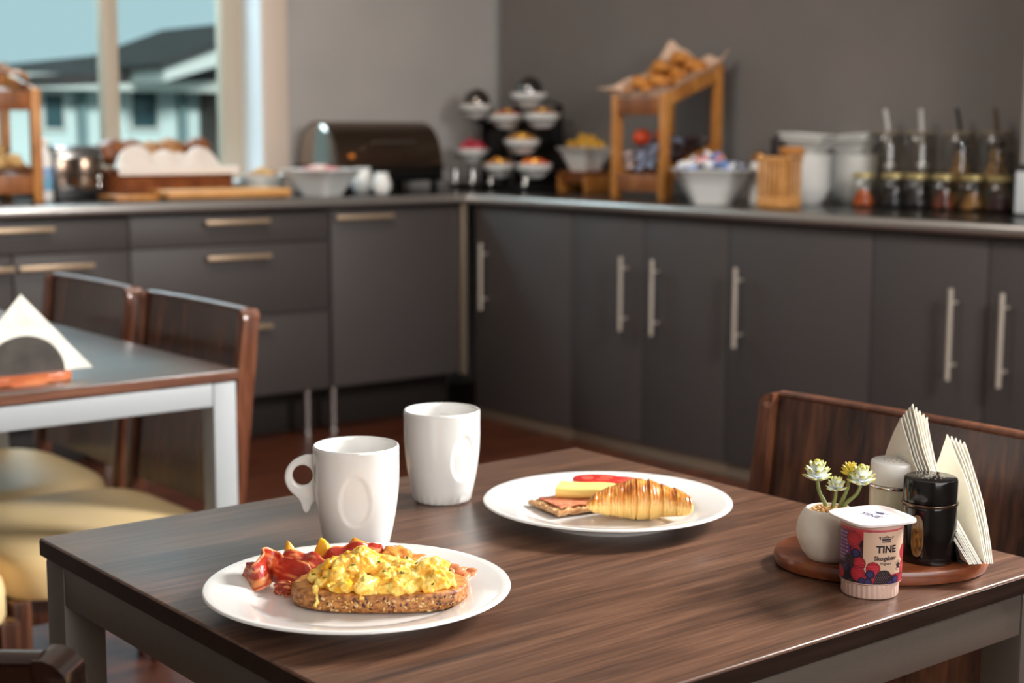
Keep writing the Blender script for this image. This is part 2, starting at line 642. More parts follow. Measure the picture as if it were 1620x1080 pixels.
right_unit(4.945, 4.345, [], [4.866], 'dark grey single-door cabinet in the corner, right of the corner post')
right_unit(4.345, 3.545, [3.955], [4.04, 3.878], 'dark grey two-door cabinet with its two long handles side by side')
right_unit(3.545, 2.945, [], [3.481], 'dark grey single-door cabinet directly behind the walnut chair back at right')
right_unit(2.945, 2.16, [2.537], [2.637, 2.466], 'dark grey two-door cabinet under the storage jars and pillar')


def left_unit(x0, x1, label, fronts, cat='cabinet', name='base_cabinet', legs=()):
    t = thing(name, label, cat, ((x0 + x1) / 2, 4.992, 0))
    cx = (x0 + x1) / 2
    box('carcass', (0, .35, .53), (x1 - x0 - .004, .66, .69), 'carcass', t, .001)
    for (kind, a, b, z0, z1, hx, hz) in fronts:
        d = box(kind, ((a + b) / 2 - cx, .0095, (z0 + z1) / 2), (b - a - .006, .019, z1 - z0 - .005), 'door', t, .0015)
        if hx is not None:
            bar_handle(d, (hx - cx, -.03, hz), .262, 'x', 'handle_b')
    for lx in legs:
        lathe_obj('leg', [(.021, 0), (.021, .012), (.0145, .014), (.0145, .172), (.019, .174), (.019, .188)], 'steel', t, 16, (lx - cx, .066, 0))
    return t


left_unit(1.5, 2.322, 'dark grey cabinet with a wide drawer over two doors, at the left edge', [
    ('drawer', 1.5, 2.322, .762, .873, 1.911, .846), ('door', 1.5, 1.905, .188, .762, 1.77, .718), ('door', 1.905, 2.322, .188, .762, 2.048, .718)], legs=(1.6, 2.25))
left_unit(2.322, 3.14, 'dark grey cabinet of three stacked drawers behind the left dining chairs', [
    ('drawer', 2.322, 3.14, .762, .873, 2.737, .847), ('drawer', 2.322, 3.14, .494, .762, 2.741, .718), ('drawer', 2.322, 3.14, .188, .494, 2.741, .456)], legs=(2.39, 2.52, 2.72, 3.073))
left_unit(3.14, 3.762, 'dark grey tall-fronted unit with one bronze handle, left of the corner post', [
    ('door', 3.148, 3.762, .188, .873, 3.29, .848)], legs=(3.192,))
tag(box('corner_post', (3.777, 4.985, .535), (.026, .03, .70), 'plinth', bev=.002), 'slim metal corner post between the two cabinet runs', 'post')
struct(box('baseboard_back', (2.7, 5.2, .09), (2.3, .02, .18), 'carcass', bev=.001), 'dark recessed plinth below the back cabinets')


# ------------------------------------------------------------------ tables
def table(label, x0, x1, y0, y1, top, edge, frame):
    t = thing('dining_table', label, 'table', ((x0 + x1) / 2, (y0 + y1) / 2, 0))
    w, d = x1 - x0, y1 - y0
    box('tabletop', (0, 0, .7405), (w, d, .019), top, t, .0022, None, 3)
    bm = bmesh.new()
    e = .0006
    for s in (-1, 1):
        bx(bm, (0, s * (d / 2 + .0003), .7394), (w - .003, e, .0160), 0)
        bx(bm, (s * (w / 2 + .0003), 0, .7394), (e, d - .003, .0160), 0)
    finish(bm, 'edge_band', edge, t, smooth=False)
    L, ins = .046, .004
    lx, ly = w / 2 - L / 2 - ins, d / 2 - L / 2 - ins
    for sx in (-1, 1):
        for sy in (-1, 1):
            box('leg', (sx * lx, sy * ly, .364), (L, L, .728), frame, t, .003)
    for s in (-1, 1):
        box('apron', (0, s * (d / 2 - ins - .012), .707), (2 * lx - L - .002, .022, .042), frame, t, .002)
        box('apron', (s * (w / 2 - ins - .012), 0, .707), (.022, 2 * ly - L - .002, .042), frame, t, .002)
    return t


table('square walnut table in front, laid with two plates and two mugs', .606, 1.365, .815, 1.545, 'tabletop', 'tableedge_dark', 'frame_taupe')
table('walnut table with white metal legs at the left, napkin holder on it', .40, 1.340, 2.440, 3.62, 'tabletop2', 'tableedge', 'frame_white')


# ------------------------------------------------------------------ chairs (front of the chair towards -x, back at +x)
def chair(label, loc, rz, w=.47, ht=.835, body='chairwood', edge='chairedge'):
    t = thing('dining_chair', label, 'chair', loc, rz, None)
    d = .225
    # padded seat: outline with full round corners, domed top
    bm = bmesh.new()
    rings = []
    prof = [(.88, .332), (.985, .334), (1.0, .343), (1.0, .386), (.985, .401), (.94, .412), (.82, .421), (.5, .428), (.0, .431)]
    for k, z in prof:
        rings.append([bm.verts.new((x * k, y * k, z)) for x, y in [(p + .012, q) for p, q in superellipse(d - .004, w / 2 + .014, 4.5, 56)]] if k else [bm.verts.new((0, 0, z))])
    for a, b in zip(rings, rings[1:]):
        for i in range(56):
            j = (i + 1) % 56
            bm.faces.new((a[i], a[j], b[j], b[i]) if len(b) > 1 else (a[i], a[j], b[0]))
    bm.faces.new(rings[0][::-1])
    finish(bm, 'seat', 'cream', t)
    bm = bmesh.new()
    for s in (-1, 1):
        bx(bm, (0, s * (w / 2 - .04), .306), (d * 2 - .05, .02, .05), .003)
        bx(bm, (s * (d - .03), 0, .306), (.02, w - .08, .05), .003)
    finish(bm, 'seat_frame', body, t)
    for s in (-1, 1):
        box('front_leg', (-d + .035, s * (w / 2 - .036), .167), (.036, .036, .333), body, t, .004)
        # rear leg runs up into the back post and leans away
        sec = []
        for z in list(np.linspace(0, ht - .022, 12)) + [ht - .012, ht - .005, ht - .002]:
            lean = .05 * max(0, (.40 - z) / .4) ** 1.5 + .045 * max(0, (z - .42) / .42) ** 1.2
            sec.append((d + .012 + lean, z))
        bm = bmesh.new()
        prev = None
        for i, (x, z) in enumerate(sec):
            hx, hy = .018, .0125
            cut = .022 * (1 - sqrt(max(0, 1 - ((z - ht + .022) / .0205) ** 2))) if z > ht - .022 else 0
            rr = [bm.verts.new((x + a * hx, s * (w / 2 - .0125) + b * hy - (s * cut if b == s else 0), z)) for a, b in ((-1, -1), (1, -1), (1, 1), (-1, 1))]
            if prev:
                for k in range(4):
                    bm.faces.new((prev[k], prev[(k + 1) % 4], rr[(k + 1) % 4], rr[k]))
            else:
                bm.faces.new(rr[::-1])
            prev = rr
        bm.faces.new(prev)
        bmesh.ops.bevel(bm, geom=[e for e in bm.edges if abs(e.verts[0].co.z - e.verts[1].co.z) > .02],
                        offset=.004, segments=3, affect='EDGES', profile=.5)
        finish(bm, 'rear_post', edge, t)
    # back panel, slightly dished
    n, m = 14, 12
    bm = bmesh.new()
    gr = [[], []]
    for side in (0, 1):
        for i in range(n + 1):
            row = []
            for j in range(m + 1):
                y = (j / m - .5) * (w - .046)
                z = .43 + (ht - .432) * i / n
                lean = .045 * max(0, (z - .42) / .42) ** 1.2
                x = d + .012 + lean + .012 * (1 - (2 * y / w) ** 2) + (-.008 if side == 0 else .008)
                row.append(bm.verts.new((x, y, z)))
            gr[side].append(row)
    for side in (0, 1):
        for i in range(n):
            for j in range(m):
                g = gr[side]
                q = (g[i][j], g[i][j + 1], g[i + 1][j + 1], g[i + 1][j])
                bm.faces.new(q if side else q[::-1])
    for i in range(n):
        for j in (0, m):
            bm.faces.new((gr[0][i][j], gr[1][i][j], gr[1][i + 1][j], gr[0][i + 1][j]))
    for j in range(m):
        for i in (0, n):
            bm.faces.new((gr[0][i][j], gr[1][i][j], gr[1][i][j + 1], gr[0][i][j + 1]))
    finish(bm, 'backrest', body, t)
    # rail capping the back
    bm = bmesh.new()
    pts = []
    for j in range(m + 1):
        y = (j / m - .5) * (w - .045)
        pts.append((d + .012 + .045 + .012 * (1 - (2 * y / w) ** 2) * .9, y, ht - .0045))
    tube(bm, pts, .0105, 10, flat=.5)
    finish(bm, 'top_rail', edge, t)
    return t


chair('walnut dining chair behind the condiment tray, at the right of the front table', (1.275, 1.135, 0), 0)
chair('walnut chair with cream seat nearest the corner of the white-legged table', (1.185, 2.845, 0), radians(0))
chair('walnut chair with cream seat, farther of the two beside the white-legged table', (1.185, 3.36, 0), radians(0))
chair('chair at far left with only the corner of its cream seat showing', (.745, 2.745, 0), pi)
chair('dark glossy chair at bottom left, only its rounded back corner showing', (.457, 1.366, 0), radians(-129 - 6), .45, .812, 'chairdark', 'chairdark')
# ------------------------------------------------------------------ plates and mugs
TT = .75            # top of the dining table


def plate(label, x, y):
    prof = [(.0, .0035), (.074, .0035), (.0765, .0), (.0805, .0), (.082, .004), (.089, .008), (.105, .0125), (.125, .0165), (.137, .0192), (.1392, .0207), (.1388, .0222), (.1372, .0228),
            (.130, .0216), (.115, .0186), (.103, .0157), (.0975, .0136), (.094, .0112), (.090, .0099), (.082, .0093), (.05, .009), (.0, .009)]
    bm = bmesh.new()
    rings = []
    for r, z in prof:
        rings.append([bm.verts.new((r * cos(2 * pi * i / 96), r * sin(2 * pi * i / 96), z)) for i in range(96)] if r else [bm.verts.new((0, 0, z))])
    for a, b in zip(rings, rings[1:]):
        for i in range(96):
            j = (i + 1) % 96
            if len(a) == 1:
                bm.faces.new((a[0], b[j], b[i]))
            elif len(b) == 1:
                bm.faces.new((a[i], a[j], b[0]))
            else:
                bm.faces.new((a[i], a[j], b[j], b[i]))
    o = finish(bm, 'plate', 'porcelain', None, True, 60)
    o.location = (x, y, TT)
    o.rotation_euler = (0, 0, VIEW)
    return tag(o, label, 'plate')


P1 = (.740, 1.135)
P2 = (1.137, 1.233)
plate('white plate in front carrying scrambled egg on toast and bacon', *P1)
plate('white plate farther back carrying croissant and crispbread', *P2)


def smooth(e0, e1, x):
    t = min(max((x - e0) / (e1 - e0), 0), 1)
    return t * t * (3 - 2 * t)


def mug(label, x, y, rz, dent, hdir):
    t = thing('mug', label, 'mug', (x, y, TT), rz)
    H = .108
    out = [(.0305, 0), (.0325, .0006), (.0338, .003), (.0352, .009)] + [(.0352 + (.0446 - .0352) * sin(pi / 2 * min(1, (z - .009) / .072)) ** .9, z) for z in np.linspace(.013, .1035, 46)]
    out += [(.0446, .1058), (.0442, .1072), (.0434, .108), (.0424, .1079), (.0416, .1070), (.0412, .105)]
    inn = [(.0410, .10), (.0408, .085), (.0402, .065), (.039, .045), (.036, .025), (.030, .012), (.02, .008), (.0, .0072)]
    nseg = 144

    def rf(th, r, z):
        if r < .03 or z > .1035 or (r, z) in inn:
            if z < .004 and r > .03:
                return r * (1 + .012 * cos(th * 24))
            return r
        d = (th - dent + pi) % (2 * pi) - pi
        u = d * .0446 / .0168
        v = (z - .057) / .0275
        q = u * u * (1 + .32 * v) + v * v
        k = r - .0018 * (1 - smooth(.80, 1.0, q)) - .0009 * max(0, 1 - q)
        if z < .012:
            k *= 1 + .012 * cos(th * 24) * (1 - z / .012)
        return k
    bm = bmesh.new()
    rings = lathe(bm, out + inn[:-1], nseg, rf=rf, cap0=True, cap1=False)
    c = bm.verts.new((0, 0, inn[-1][1]))
    for i in range(nseg):
        bm.faces.new((rings[-1][i], rings[-1][(i + 1) % nseg], c))
    finish(bm, 'body', 'porcelain', t, True, 55)
    # ring handle with a curled tail, cut from one outline with a hole
    cu = bpy.data.curves.new('handle', 'CURVE')
    cu.dimensions = '2D'
    cu.fill_mode = 'BOTH'
    cu.extrude = .0022
    cu.bevel_depth = .0026
    cu.bevel_resolution = 3
    k = .000657

    def P(px, py):
        return ((563.5 - px) * k - .0027 * 0, (865 - py) / 164 * .108)
    outer = [(501, 722.5), (496, 721), (486, 721), (474, 725), (464, 732), (457.5, 741), (455, 752), (457, 763), (462, 772), (469, 779), (475.5, 786), (479.5, 794), (481.5, 802), (484, 806), (487, 802), (489.5, 796), (494, 791), (499, 787.5)]
    hole = [(479.5 + 19.8 * cos(a), 749.5 - 20.6 * sin(a)) for a in np.linspace(0, 2 * pi, 28, endpoint=False)]
    outer = [tuple(p) for p in spline(outer, 90)] + [(502.5, 784), (502, 760), (501.5, 735)]
    for pts in (outer, hole):
        s = cu.splines.new('POLY')
        s.points.add(len(pts) - 1)
        for q, p in zip(s.points, pts):
            a, b = P(*p)
            q.co = (a, b, 0, 1)
        s.use_cyclic_u = True
    tmp = bpy.data.objects.new('tmp', cu)
    COL.objects.link(tmp)
    dg = bpy.context.evaluated_depsgraph_get()
    me = bpy.data.meshes.new_from_object(tmp.evaluated_get(dg))
    bpy.data.objects.remove(tmp)
    bpy.data.curves.remove(cu)
    co = coords(me)
    # curve x -> outwards along hdir, curve y -> up, curve z -> sideways
    w = np.stack([co[:, 0] * cos(hdir) - co[:, 2] * sin(hdir), co[:, 0] * sin(hdir) + co[:, 2] * cos(hdir), co[:, 1]], 1)
    me.vertices.foreach_set('co', w.astype(np.float32).ravel())
    me.update()
    me.name = 'handle'
    me.materials.clear()
    bm = bmesh.new()
    bm.from_mesh(me)
    bmesh.ops.remove_doubles(bm, verts=bm.verts[:], dist=.00001)
    bmesh.ops.recalc_face_normals(bm, faces=bm.faces[:])
    bm.to_mesh(me)
    bm.free()
    link(me, 'handle', 'porcelain', t, True, 50)
    return t


# dent and handle directions are measured from the mug's own x axis
mug('white mug with its ring handle to the left, behind the egg plate', .853, 1.309, 0, radians(-125), radians(141 + 3))
mug('white mug farther back, handle turned away, left of the croissant plate', 1.043, 1.417, 0, radians(-90), radians(51))


# ------------------------------------------------------------------ egg plate
def on1(x, y, z):
    """place a setting of plate 1: x right, y away, from the plate's centre"""
    return (P1[0] + x * cos(VIEW) - y * sin(VIEW), P1[1] + x * sin(VIEW) + y * cos(VIEW), TT + z)


def on2(x, y, z):
    return (P2[0] + x * cos(VIEW) - y * sin(VIEW), P2[1] + x * sin(VIEW) + y * cos(VIEW), TT + z)


def fbm(p, o=4):
    return mnoise.fractal(p, 1.0, 2.0, o)


FLOOR = .0102       # plate's well above the table


def toast():
    t = thing('toast', 'seeded wholegrain toast slice under the scrambled egg', 'toast', on1(.021, -.010, FLOOR), VIEW)
    k, a, b, h = 300, .0785, .043, .0170
    outl = superellipse(a, b, 2.5, k)
    V, C, F = [], [], []
    prof = [(.93, .0), (.985, .0012), (1.0, .003), (1.003, .0045), (1.006, .006), (1.007, .0075), (1.007, .009), (1.006, .0105), (1.004, .012), (1.001, .0135), (.998, .0147), (.985, .0165), (.95, .0172), (.8, .017), (.55, .0168), (.25, .0168)]
    for s, z in prof:
        for i, (x, y) in enumerate(outl):
            nz = fbm(Vector((x * 60, y * 60, z * 160)), 4)
            kk = s + .018 * nz + (.007 * fbm(Vector((x * 320, y * 320, z * 500)), 2) if s > .98 else 0)
            zz = z + (.0009 * fbm(Vector((x * 150, y * 150, 5)), 3) if z > .016 else 0)
            V.append((x * kk, y * kk, zz))
            g = min(1, max(0, .5 + .95 * fbm(Vector((x * 230, y * 230, z * 420)), 4)))
            crust = lin((124, 66, 26))
            crust2 = lin((206, 140, 74))
            crumb = lin((222, 158, 84))
            c = np.array(crust) * (1 - g) + np.array(crust2) * g
            if z > .0162:
                f = smooth(.985, .9, s)
                c = c * (1 - f) + np.array(crumb) * f * (.8 + .4 * g)
            C.append(c)
    n = len(prof)
    for r in range(n - 1):
        for i in range(k):
            j = (i + 1) % k
            F.append((r * k + i, r * k + j, (r + 1) * k + j, (r + 1) * k + i))
    F.append(tuple(range(k))[::-1])
    F.append(tuple((n - 1) * k + i for i in range(k)))
    pydata('slice', V, F, 'attr_dull', t, C, True, 60)
    # seeds pressed into the crust: one joined piece per kind
    r = random.Random(3)
    kinds = [('flax_seeds', (88, 44, 40), (.0021, .0012, .0009), 46), ('pale_seeds', (216, 178, 122), (.0024, .0013, .0009), 24), ('millet_seeds', (240, 194, 84), (.001, .001, .001), 24), ('sesame_seeds', (196, 142, 84), (.0017, .001, .0007), 26)]
    for nm, col, sz, cnt in kinds:
        bm = bmesh.new()
        for _ in range(cnt):
            cl = r.choice([-.045, -.015, .012, .05, .068]) if nm == 'flax_seeds' else None
            x = (cl + r.gauss(0, .007)) if cl is not None else r.uniform(-.05, .074)
            x = max(-.07, min(.074, x))
            y = -b * (max(0, 1 - abs(x / a) ** 2.5)) ** (1 / 2.5) * 1.0
            z = r.uniform(.0018, .0140)
            e = .0008
            ang = atan2(-b * b * x, a * a * max(1e-3, -y)) * .6
            R = Matrix.Rotation(-ang, 3, 'Z') @ Matrix.Rotation(r.uniform(0, pi), 3, 'Y')
            blob(bm, (x, y - .0001, z), (sz[0], sz[2], sz[1]), 1, .1, R, r.random() * 9)
        o = finish(bm, nm, mat(nm, col, .35, bump=(900, .05)), t)
        o['kind'] = 'stuff'


toast()


def scrambled():
    t = thing('scrambled_egg', 'mound of yellow scrambled egg with green flecks lying on toast', 'egg', on1(.019, -.0120, FLOOR + .0166), VIEW)
    r = random.Random(11)
    bm = bmesh.new()

    def hgt(x, y):
        # mound heights: high at left-centre, a lower shoulder, then a knob at the right
        h = .0225 * math.exp(-((x + .016) / .031) ** 2 - ((y - .006) / .034) ** 2)
        h = max(h, .0150 * math.exp(-((x - .022) / .022) ** 2 - ((y + .002) / .03) ** 2))
        h = max(h, .0185 * math.exp(-((x - .049) / .0145) ** 2 - ((y + .006) / .022) ** 2))
        h = max(h, .0155 * math.exp(-((x + .038) / .018) ** 2 - ((y + .004) / .028) ** 2))
        return h
    # filling
    for _ in range(170):
        x, y = r.uniform(-.056, .066), r.uniform(-.034, .036)
        h = hgt(x, y)
        if h < .006:
            continue
        blob(bm, (x, y, max(.0035, h * r.uniform(.25, .7))), (.008, .008, .006), 1, .1)
    # curds
    for _ in range(150):
        x, y = r.uniform(-.06, .066), r.uniform(-.037, .038)
        h = hgt(x, y)
        if h < .0045:
            continue
        s = r.uniform(.0038, .0098)
        R = Matrix.Rotation(r.uniform(0, pi), 3, 'Z') @ Matrix.Rotation(r.uniform(-.7, .7), 3, 'X')
        blob(bm, (x, y, max(.003, h + r.uniform(-.003, .0025))), (s * r.uniform(1.0, 1.75), s, s * r.uniform(.6, .9)), 2, .35, R, r.random() * 20)
    # tongues hanging over the front crust
    for (x, y, z, sx, sz) in ((-.052, -.0300, .001, .0035, .006), (-.050, -.0335, -.005, .0022, .006), (-.0515, -.0352, -.0095, .0018, .003), (-.004, -.037, .0005, .009, .003), (-.010, -.0405, -.0022, .0035, .0025),
                              (.012, -.036, .004, .012, .005), (.03, -.034, .005, .009, .006), (-.03, -.035, .005, .01, .005)):
        blob(bm, (x, y, z), (sx, .0028, sz), 2, .3, None, x * 90)
    me = bpy.data.meshes.new('curds')
    bm.to_mesh(me)
    bm.free()
    tmp = bpy.data.objects.new('tmp', me)
    COL.objects.link(tmp)
    md = tmp.modifiers.new('r', 'REMESH')
    md.mode = 'VOXEL'
    md.voxel_size = .0009
    sm = tmp.modifiers.new('s', 'SMOOTH')
    sm.factor = .5
    sm.iterations = 3
    dg = bpy.context.evaluated_depsgraph_get()
    m2 = bpy.data.meshes.new_from_object(tmp.evaluated_get(dg))
    bpy.data.objects.remove(tmp)
    m2.name = 'curds'
    co = coords(m2)
    nr = np.empty(len(m2.vertices) * 3, np.float32)
    m2.vertices.foreach_get('normal', nr)
    nr = nr.reshape(-1, 3)
    d = np.array([fbm(Vector(c * 260), 3) * .0011 + fbm(Vector(c * 90) + Vector((7, 0, 0)), 2) * .0012 for c in co.astype(float)])
    pale = np.array([.5 + .9 * fbm(Vector(c * 75) + Vector((3, 9, 1)), 3) for c in co.astype(float)])
    co = co + nr * d[:, None]
    m2.vertices.foreach_set('co', co.astype(np.float32).ravel())
    m2.update()
    p = np.clip(pale, 0, 1)[:, None]
    cols = np.array(lin((248, 174, 28))) * (1 - p) + np.array(lin((255, 224, 122))) * p
    set_cols(m2, cols)
    egg = mat('scrambled_egg', (250, 200, 80), .34, attr=True, sss=.22, bump=(900, .12))
    link(m2, 'curds', egg, t, True, None)
    # flecks of chive
    bm = bmesh.new()
    idx = [i for i in range(len(co)) if nr[i][2] > .2 and co[i][2] > .006]
    for _ in range(22):
        i = r.choice(idx)
        R = Matrix.Rotation(r.uniform(0, pi), 3, 'Z')
        bx(bm, Vector(co[i].tolist()) + Vector((0, 0, .0002)), (r.uniform(.0022, .005), .0016, .0011), .0003, R, 1)
    finish(bm, 'chive_flecks', mat('chive', (64, 88, 34), .5, bump=(300, .05)), t)['kind'] = 'stuff'


scrambled()


def bacon(label, P, wid, seed, width_dir=None, dark=0.):
    """strip along the points P (x right, y away, z up), ruffled, about `wid` broad"""
    o3 = np.asarray(P[0], float)
    pts = spline(np.asarray(P, float) - o3, 70)
    n, m = len(pts), 12
    V, C, F = [], [], []
    for side in (0, 1):
        for i in range(n):
            t = pts[min(i + 1, n - 1)] - pts[max(i - 1, 0)]
            t /= np.linalg.norm(t)
            s = i / (n - 1)
            wd = np.asarray(width_dir(s), float)
            wd = wd - t * wd.dot(t)
            wd /= np.linalg.norm(wd)
            nn = np.cross(t, wd)
            end = min(1, 6 * s + .55, 6 * (1 - s) + .55)
            for j in range(m):
                v = j / (m - 1) - .5
                ruf = .0024 * sin(s * 21 + seed) * abs(v) * 2 + .0014 * fbm(Vector((s * 9, v * 3, seed)), 2)
                p = pts[i] + wd * v * wid * end * (1 + .12 * fbm(Vector((s * 8, seed, 0)), 2)) + nn * (ruf + (side - .5) * .0019)
                V.append(p)
                g = fbm(Vector((s * 3.2, v * 7 + .25 * sin(s * 9), seed)), 3)
                f = smooth(.12, .42, g + (.42 if abs(v) > .42 else 0))
                mt = np.array(lin((158, 34, 22))) * (1 - .5 * dark)
                mt2 = np.array(lin((206, 70, 40)))
                q = .5 + .5 * fbm(Vector((s * 25, v * 9, seed + 4)), 2)
                meat = mt * (1 - q * .7) + mt2 * q * .7
                C.append(meat * (1 - f) + np.array(lin((240, 150, 92))) * f)
    N = n * m
    for i in range(n - 1):
        for j in range(m - 1):
            a = i * m + j
            F.append((a, a + 1, a + m + 1, a + m))
            F.append((N + a, N + a + m, N + a + m + 1, N + a + 1))
        for j in (0, m - 1):
            a = i * m + j
            F.append((a, a + m, N + a + m, N + a))
    for i in (0, n - 1):
        for j in range(m - 1):
            a = i * m + j
            F.append((a, a + 1, N + a + 1, N + a))
    o = pydata('bacon_strip', V, F, 'attr_wet', None, C, True, None)
    o.location = on1(*o3)
    o.rotation_euler = (0, 0, VIEW)
    tag(o, label, 'bacon')
    return o


bacon('crisp bacon strip folded upright at the left of the toast',
      [(-.046, .012, .0205), (-.060, .018, .026), (-.078, .034, .0245), (-.085, .046, .027), (-.093, .040, .031), (-.087, .024, .030), (-.093, .012, .0235), (-.102, .022, .0225), (-.108, .036, .024)], .025, 1.3,
      lambda s: (.25 * sin(s * 7), .42, 1))
bacon('bacon slice lying tucked between folded strip and egg',
      [(-.082, .050, .026), (-.066, .044, .0285), (-.050, .036, .0285), (-.036, .024, .026), (-.030, .012, .0235)], .028, 4.1,
      lambda s: (.35, .75, .7 - .5 * s))
bacon('bacon strip showing over the back of the egg mound',
      [(-.044, .046, .020), (-.030, .047, .030), (-.012, .050, .0355), (.006, .054, .0355), (.018, .060, .030)], .021, 7.7,
      lambda s: (0, .7, .8))
bacon('dark crisp bacon end low beside the left end of toast',
      [(-.076, .010, .0135), (-.069, .004, .017), (-.061, .000, .0165), (-.054, .004, .0165)], .013, 2.2,
      lambda s: (.1, .35, 1), 1.)


def potato(name, label, c, s, seed, col1, col2, rot, cat='potato'):
    bm = bmesh.new()
    blob(bm, (0, 0, 0), s, 4, .3, None, seed)
    for v in bm.verts:
        v.co += v.co.normalized() * .0007 * fbm(v.co * 300, 3)
        v.co.z = max(v.co.z, -s[2] * .8)
    me = bpy.data.meshes.new(name)
    bmesh.ops.recalc_face_normals(bm, faces=bm.faces[:])
    bm.to_mesh(me)
    bm.free()
    cols = []
    for v in me.vertices:
        g = min(1, max(0, .5 + .9 * fbm(v.co * 130 + Vector((seed, 0, 0)), 3)))
        cols.append(np.array(lin(col1)) * (1 - g) + np.array(lin(col2)) * g)
    set_cols(me, cols)
    o = link(me, name, 'attr_wet', None, True, None)
    o.location = on1(*c)
    o.rotation_euler = (rot[0], rot[1], rot[2] + VIEW)
    tag(o, label, cat)
    return o


def wedge(label, c, s, rz, tilt, seed):
    """flat-sided yellow wedge of roast potato"""
    bm = bmesh.new()
    vs = [(-1, -1, -1), (1, -1, -1), (1, 1, -1), (-1, 1, -1), (-.15, -.2, 1), (.45, -.15, .55), (.4, .3, .6), (-.2, .3, 1)]
    v = [bm.verts.new((a * s[0], b * s[1], k * s[2])) for a, b, k in vs]
    for f in ((3, 2, 1, 0), (0, 1, 5, 4), (1, 2, 6, 5), (2, 3, 7, 6), (3, 0, 4, 7), (4, 5, 6, 7)):
        bm.faces.new([v[i] for i in f])
    bmesh.ops.bevel(bm, geom=bm.edges[:], offset=.0018, segments=3, affect='EDGES', profile=.5)
    bmesh.ops.subdivide_edges(bm, edges=bm.edges[:], cuts=3, use_grid_fill=True)
    for q in bm.verts:
        q.co += Vector((1, 1, 1)) * .0006 * fbm(q.co * 200 + Vector((seed, 0, 0)), 2)
    bmesh.ops.recalc_face_normals(bm, faces=bm.faces[:])
    me = bpy.data.meshes.new('potato_wedge')
    bm.to_mesh(me)
    bm.free()
    cols = []
    for q in me.vertices:
        g = min(1, max(0, .3 + .9 * fbm(q.co * 120 + Vector((seed, 2, 0)), 3)))
        cols.append(np.array(lin((246, 186, 36))) * (1 - g) + np.array(lin((216, 118, 22))) * g)
    set_cols(me, cols)
    o = link(me, 'potato_wedge', 'attr_wet', None, True, 50)
    o.location = on1(*c)
    o.rotation_euler = (tilt, 0, rz + VIEW)
    tag(o, label, 'potato')


wedge('yellow potato wedge standing behind the folded bacon at left', (-.071, .068, .0305), (.0090, .008, .0135), .6, -.2, 1)
wedge('orange-yellow potato wedge standing upright between bacon strips', (-.040, .066, .0315), (.0135, .009, .0155), -.3, -.1, 5)
wedge('flat yellow potato wedge behind the far bacon strip', (-.008, .078, .0305), (.022, .0085, .0135), .12, 0, 9)
potato('potato_piece', 'browned round potato piece behind the right of the egg', (.031, .063, .0290), (.0155, .013, .0105), 2.2, (238, 168, 78), (206, 120, 44), (.1, .12, .3))
potato('potato_piece', 'browned potato piece mostly hidden below the round one', (.046, .072, .0195), (.016, .013, .0095), 6.2, (230, 150, 66), (200, 112, 42), (0, 0, .8))


def beans():
    r = random.Random(5)
    bm = bmesh.new()
    # sauce
    o = []
    for i in range(40):
        a = 2 * pi * i / 40
        k = 1 + .12 * fbm(Vector((cos(a) * 2, sin(a) * 2, 1)), 2)
        o.append((.036 * k * cos(a), .030 * k * sin(a)))
    c = bm.verts.new((0, 0, .0036))
    rings = []
    for s, z in ((.5, .0034), (.8, .0026), (.95, .0012), (1.0, .0)):
        rings.append([bm.verts.new((x * s, y * s, z)) for x, y in o])
    for i in range(40):
        bm.faces.new((c, rings[0][i], rings[0][(i + 1) % 40]))
    for a, b in zip(rings, rings[1:]):
        for i in range(40):
            bm.faces.new((a[i], a[(i + 1) % 40], b[(i + 1) % 40], b[i]))
    bm.faces.new(rings[-1])
    s = finish(bm, 'bean_sauce', mat('bean_sauce', (206, 98, 52), .12, sss=.15, bump=(120, .1)))
    s.location = on1(.074, .044, FLOOR + .0004)
    s.rotation_euler = (0, 0, VIEW)
    tag(s, 'orange-red bean sauce pooled behind the right end of toast', 'sauce', None, 'stuff')
    bb = bmesh.new()
    R = r
    for i in range(9):
        t = i / 8
        x = -.0062 + .0124 * t
        pass
    for v in bmesh.ops.create_uvsphere(bb, u_segments=16, v_segments=10, radius=1)['verts']:
        x, y, z = v.co
        v.co = Vector((x * .0072, y * .0042 + .0016 * x * x - .0008, z * .0039))
    bme = mat('baked_bean', (214, 138, 92), .2, sss=.15, bump=(200, .05))
    first = finish(bb, 'baked_bean', bme, None, True, None)
    tag(first, 'baked bean in orange sauce at the right of the egg', 'bean', 'baked beans on the egg plate')
    spots = []
    tries = 0
    while len(spots) < 30 and tries < 4000:
        tries += 1
        a, q = r.uniform(0, 2 * pi), sqrt(r.random())
        x, y = .074 + .031 * q * cos(a), .044 + .026 * q * sin(a)
        if all((x - u) ** 2 + (y - v) ** 2 > .0085 ** 2 for u, v in spots):
            spots.append((x, y))
    for i, (x, y) in enumerate(spots):
        b = first if i == 0 else dup(first)
        b.location = on1(x, y, FLOOR + .006 + r.uniform(0, .0012))
        b.rotation_euler = (r.uniform(-.3, .3), r.uniform(-.3, .3), r.uniform(0, 6.2))
    for i, (x, y) in enumerate(((.062, .052), (.072, .040), (.085, .046), (.078, .056), (.066, .062), (.092, .038), (.082, .034))):
        b = dup(first)
        b.location = on1(x, y, FLOOR + .0128)
        b.rotation_euler = (.1, .2, i * 1.3)


beans()


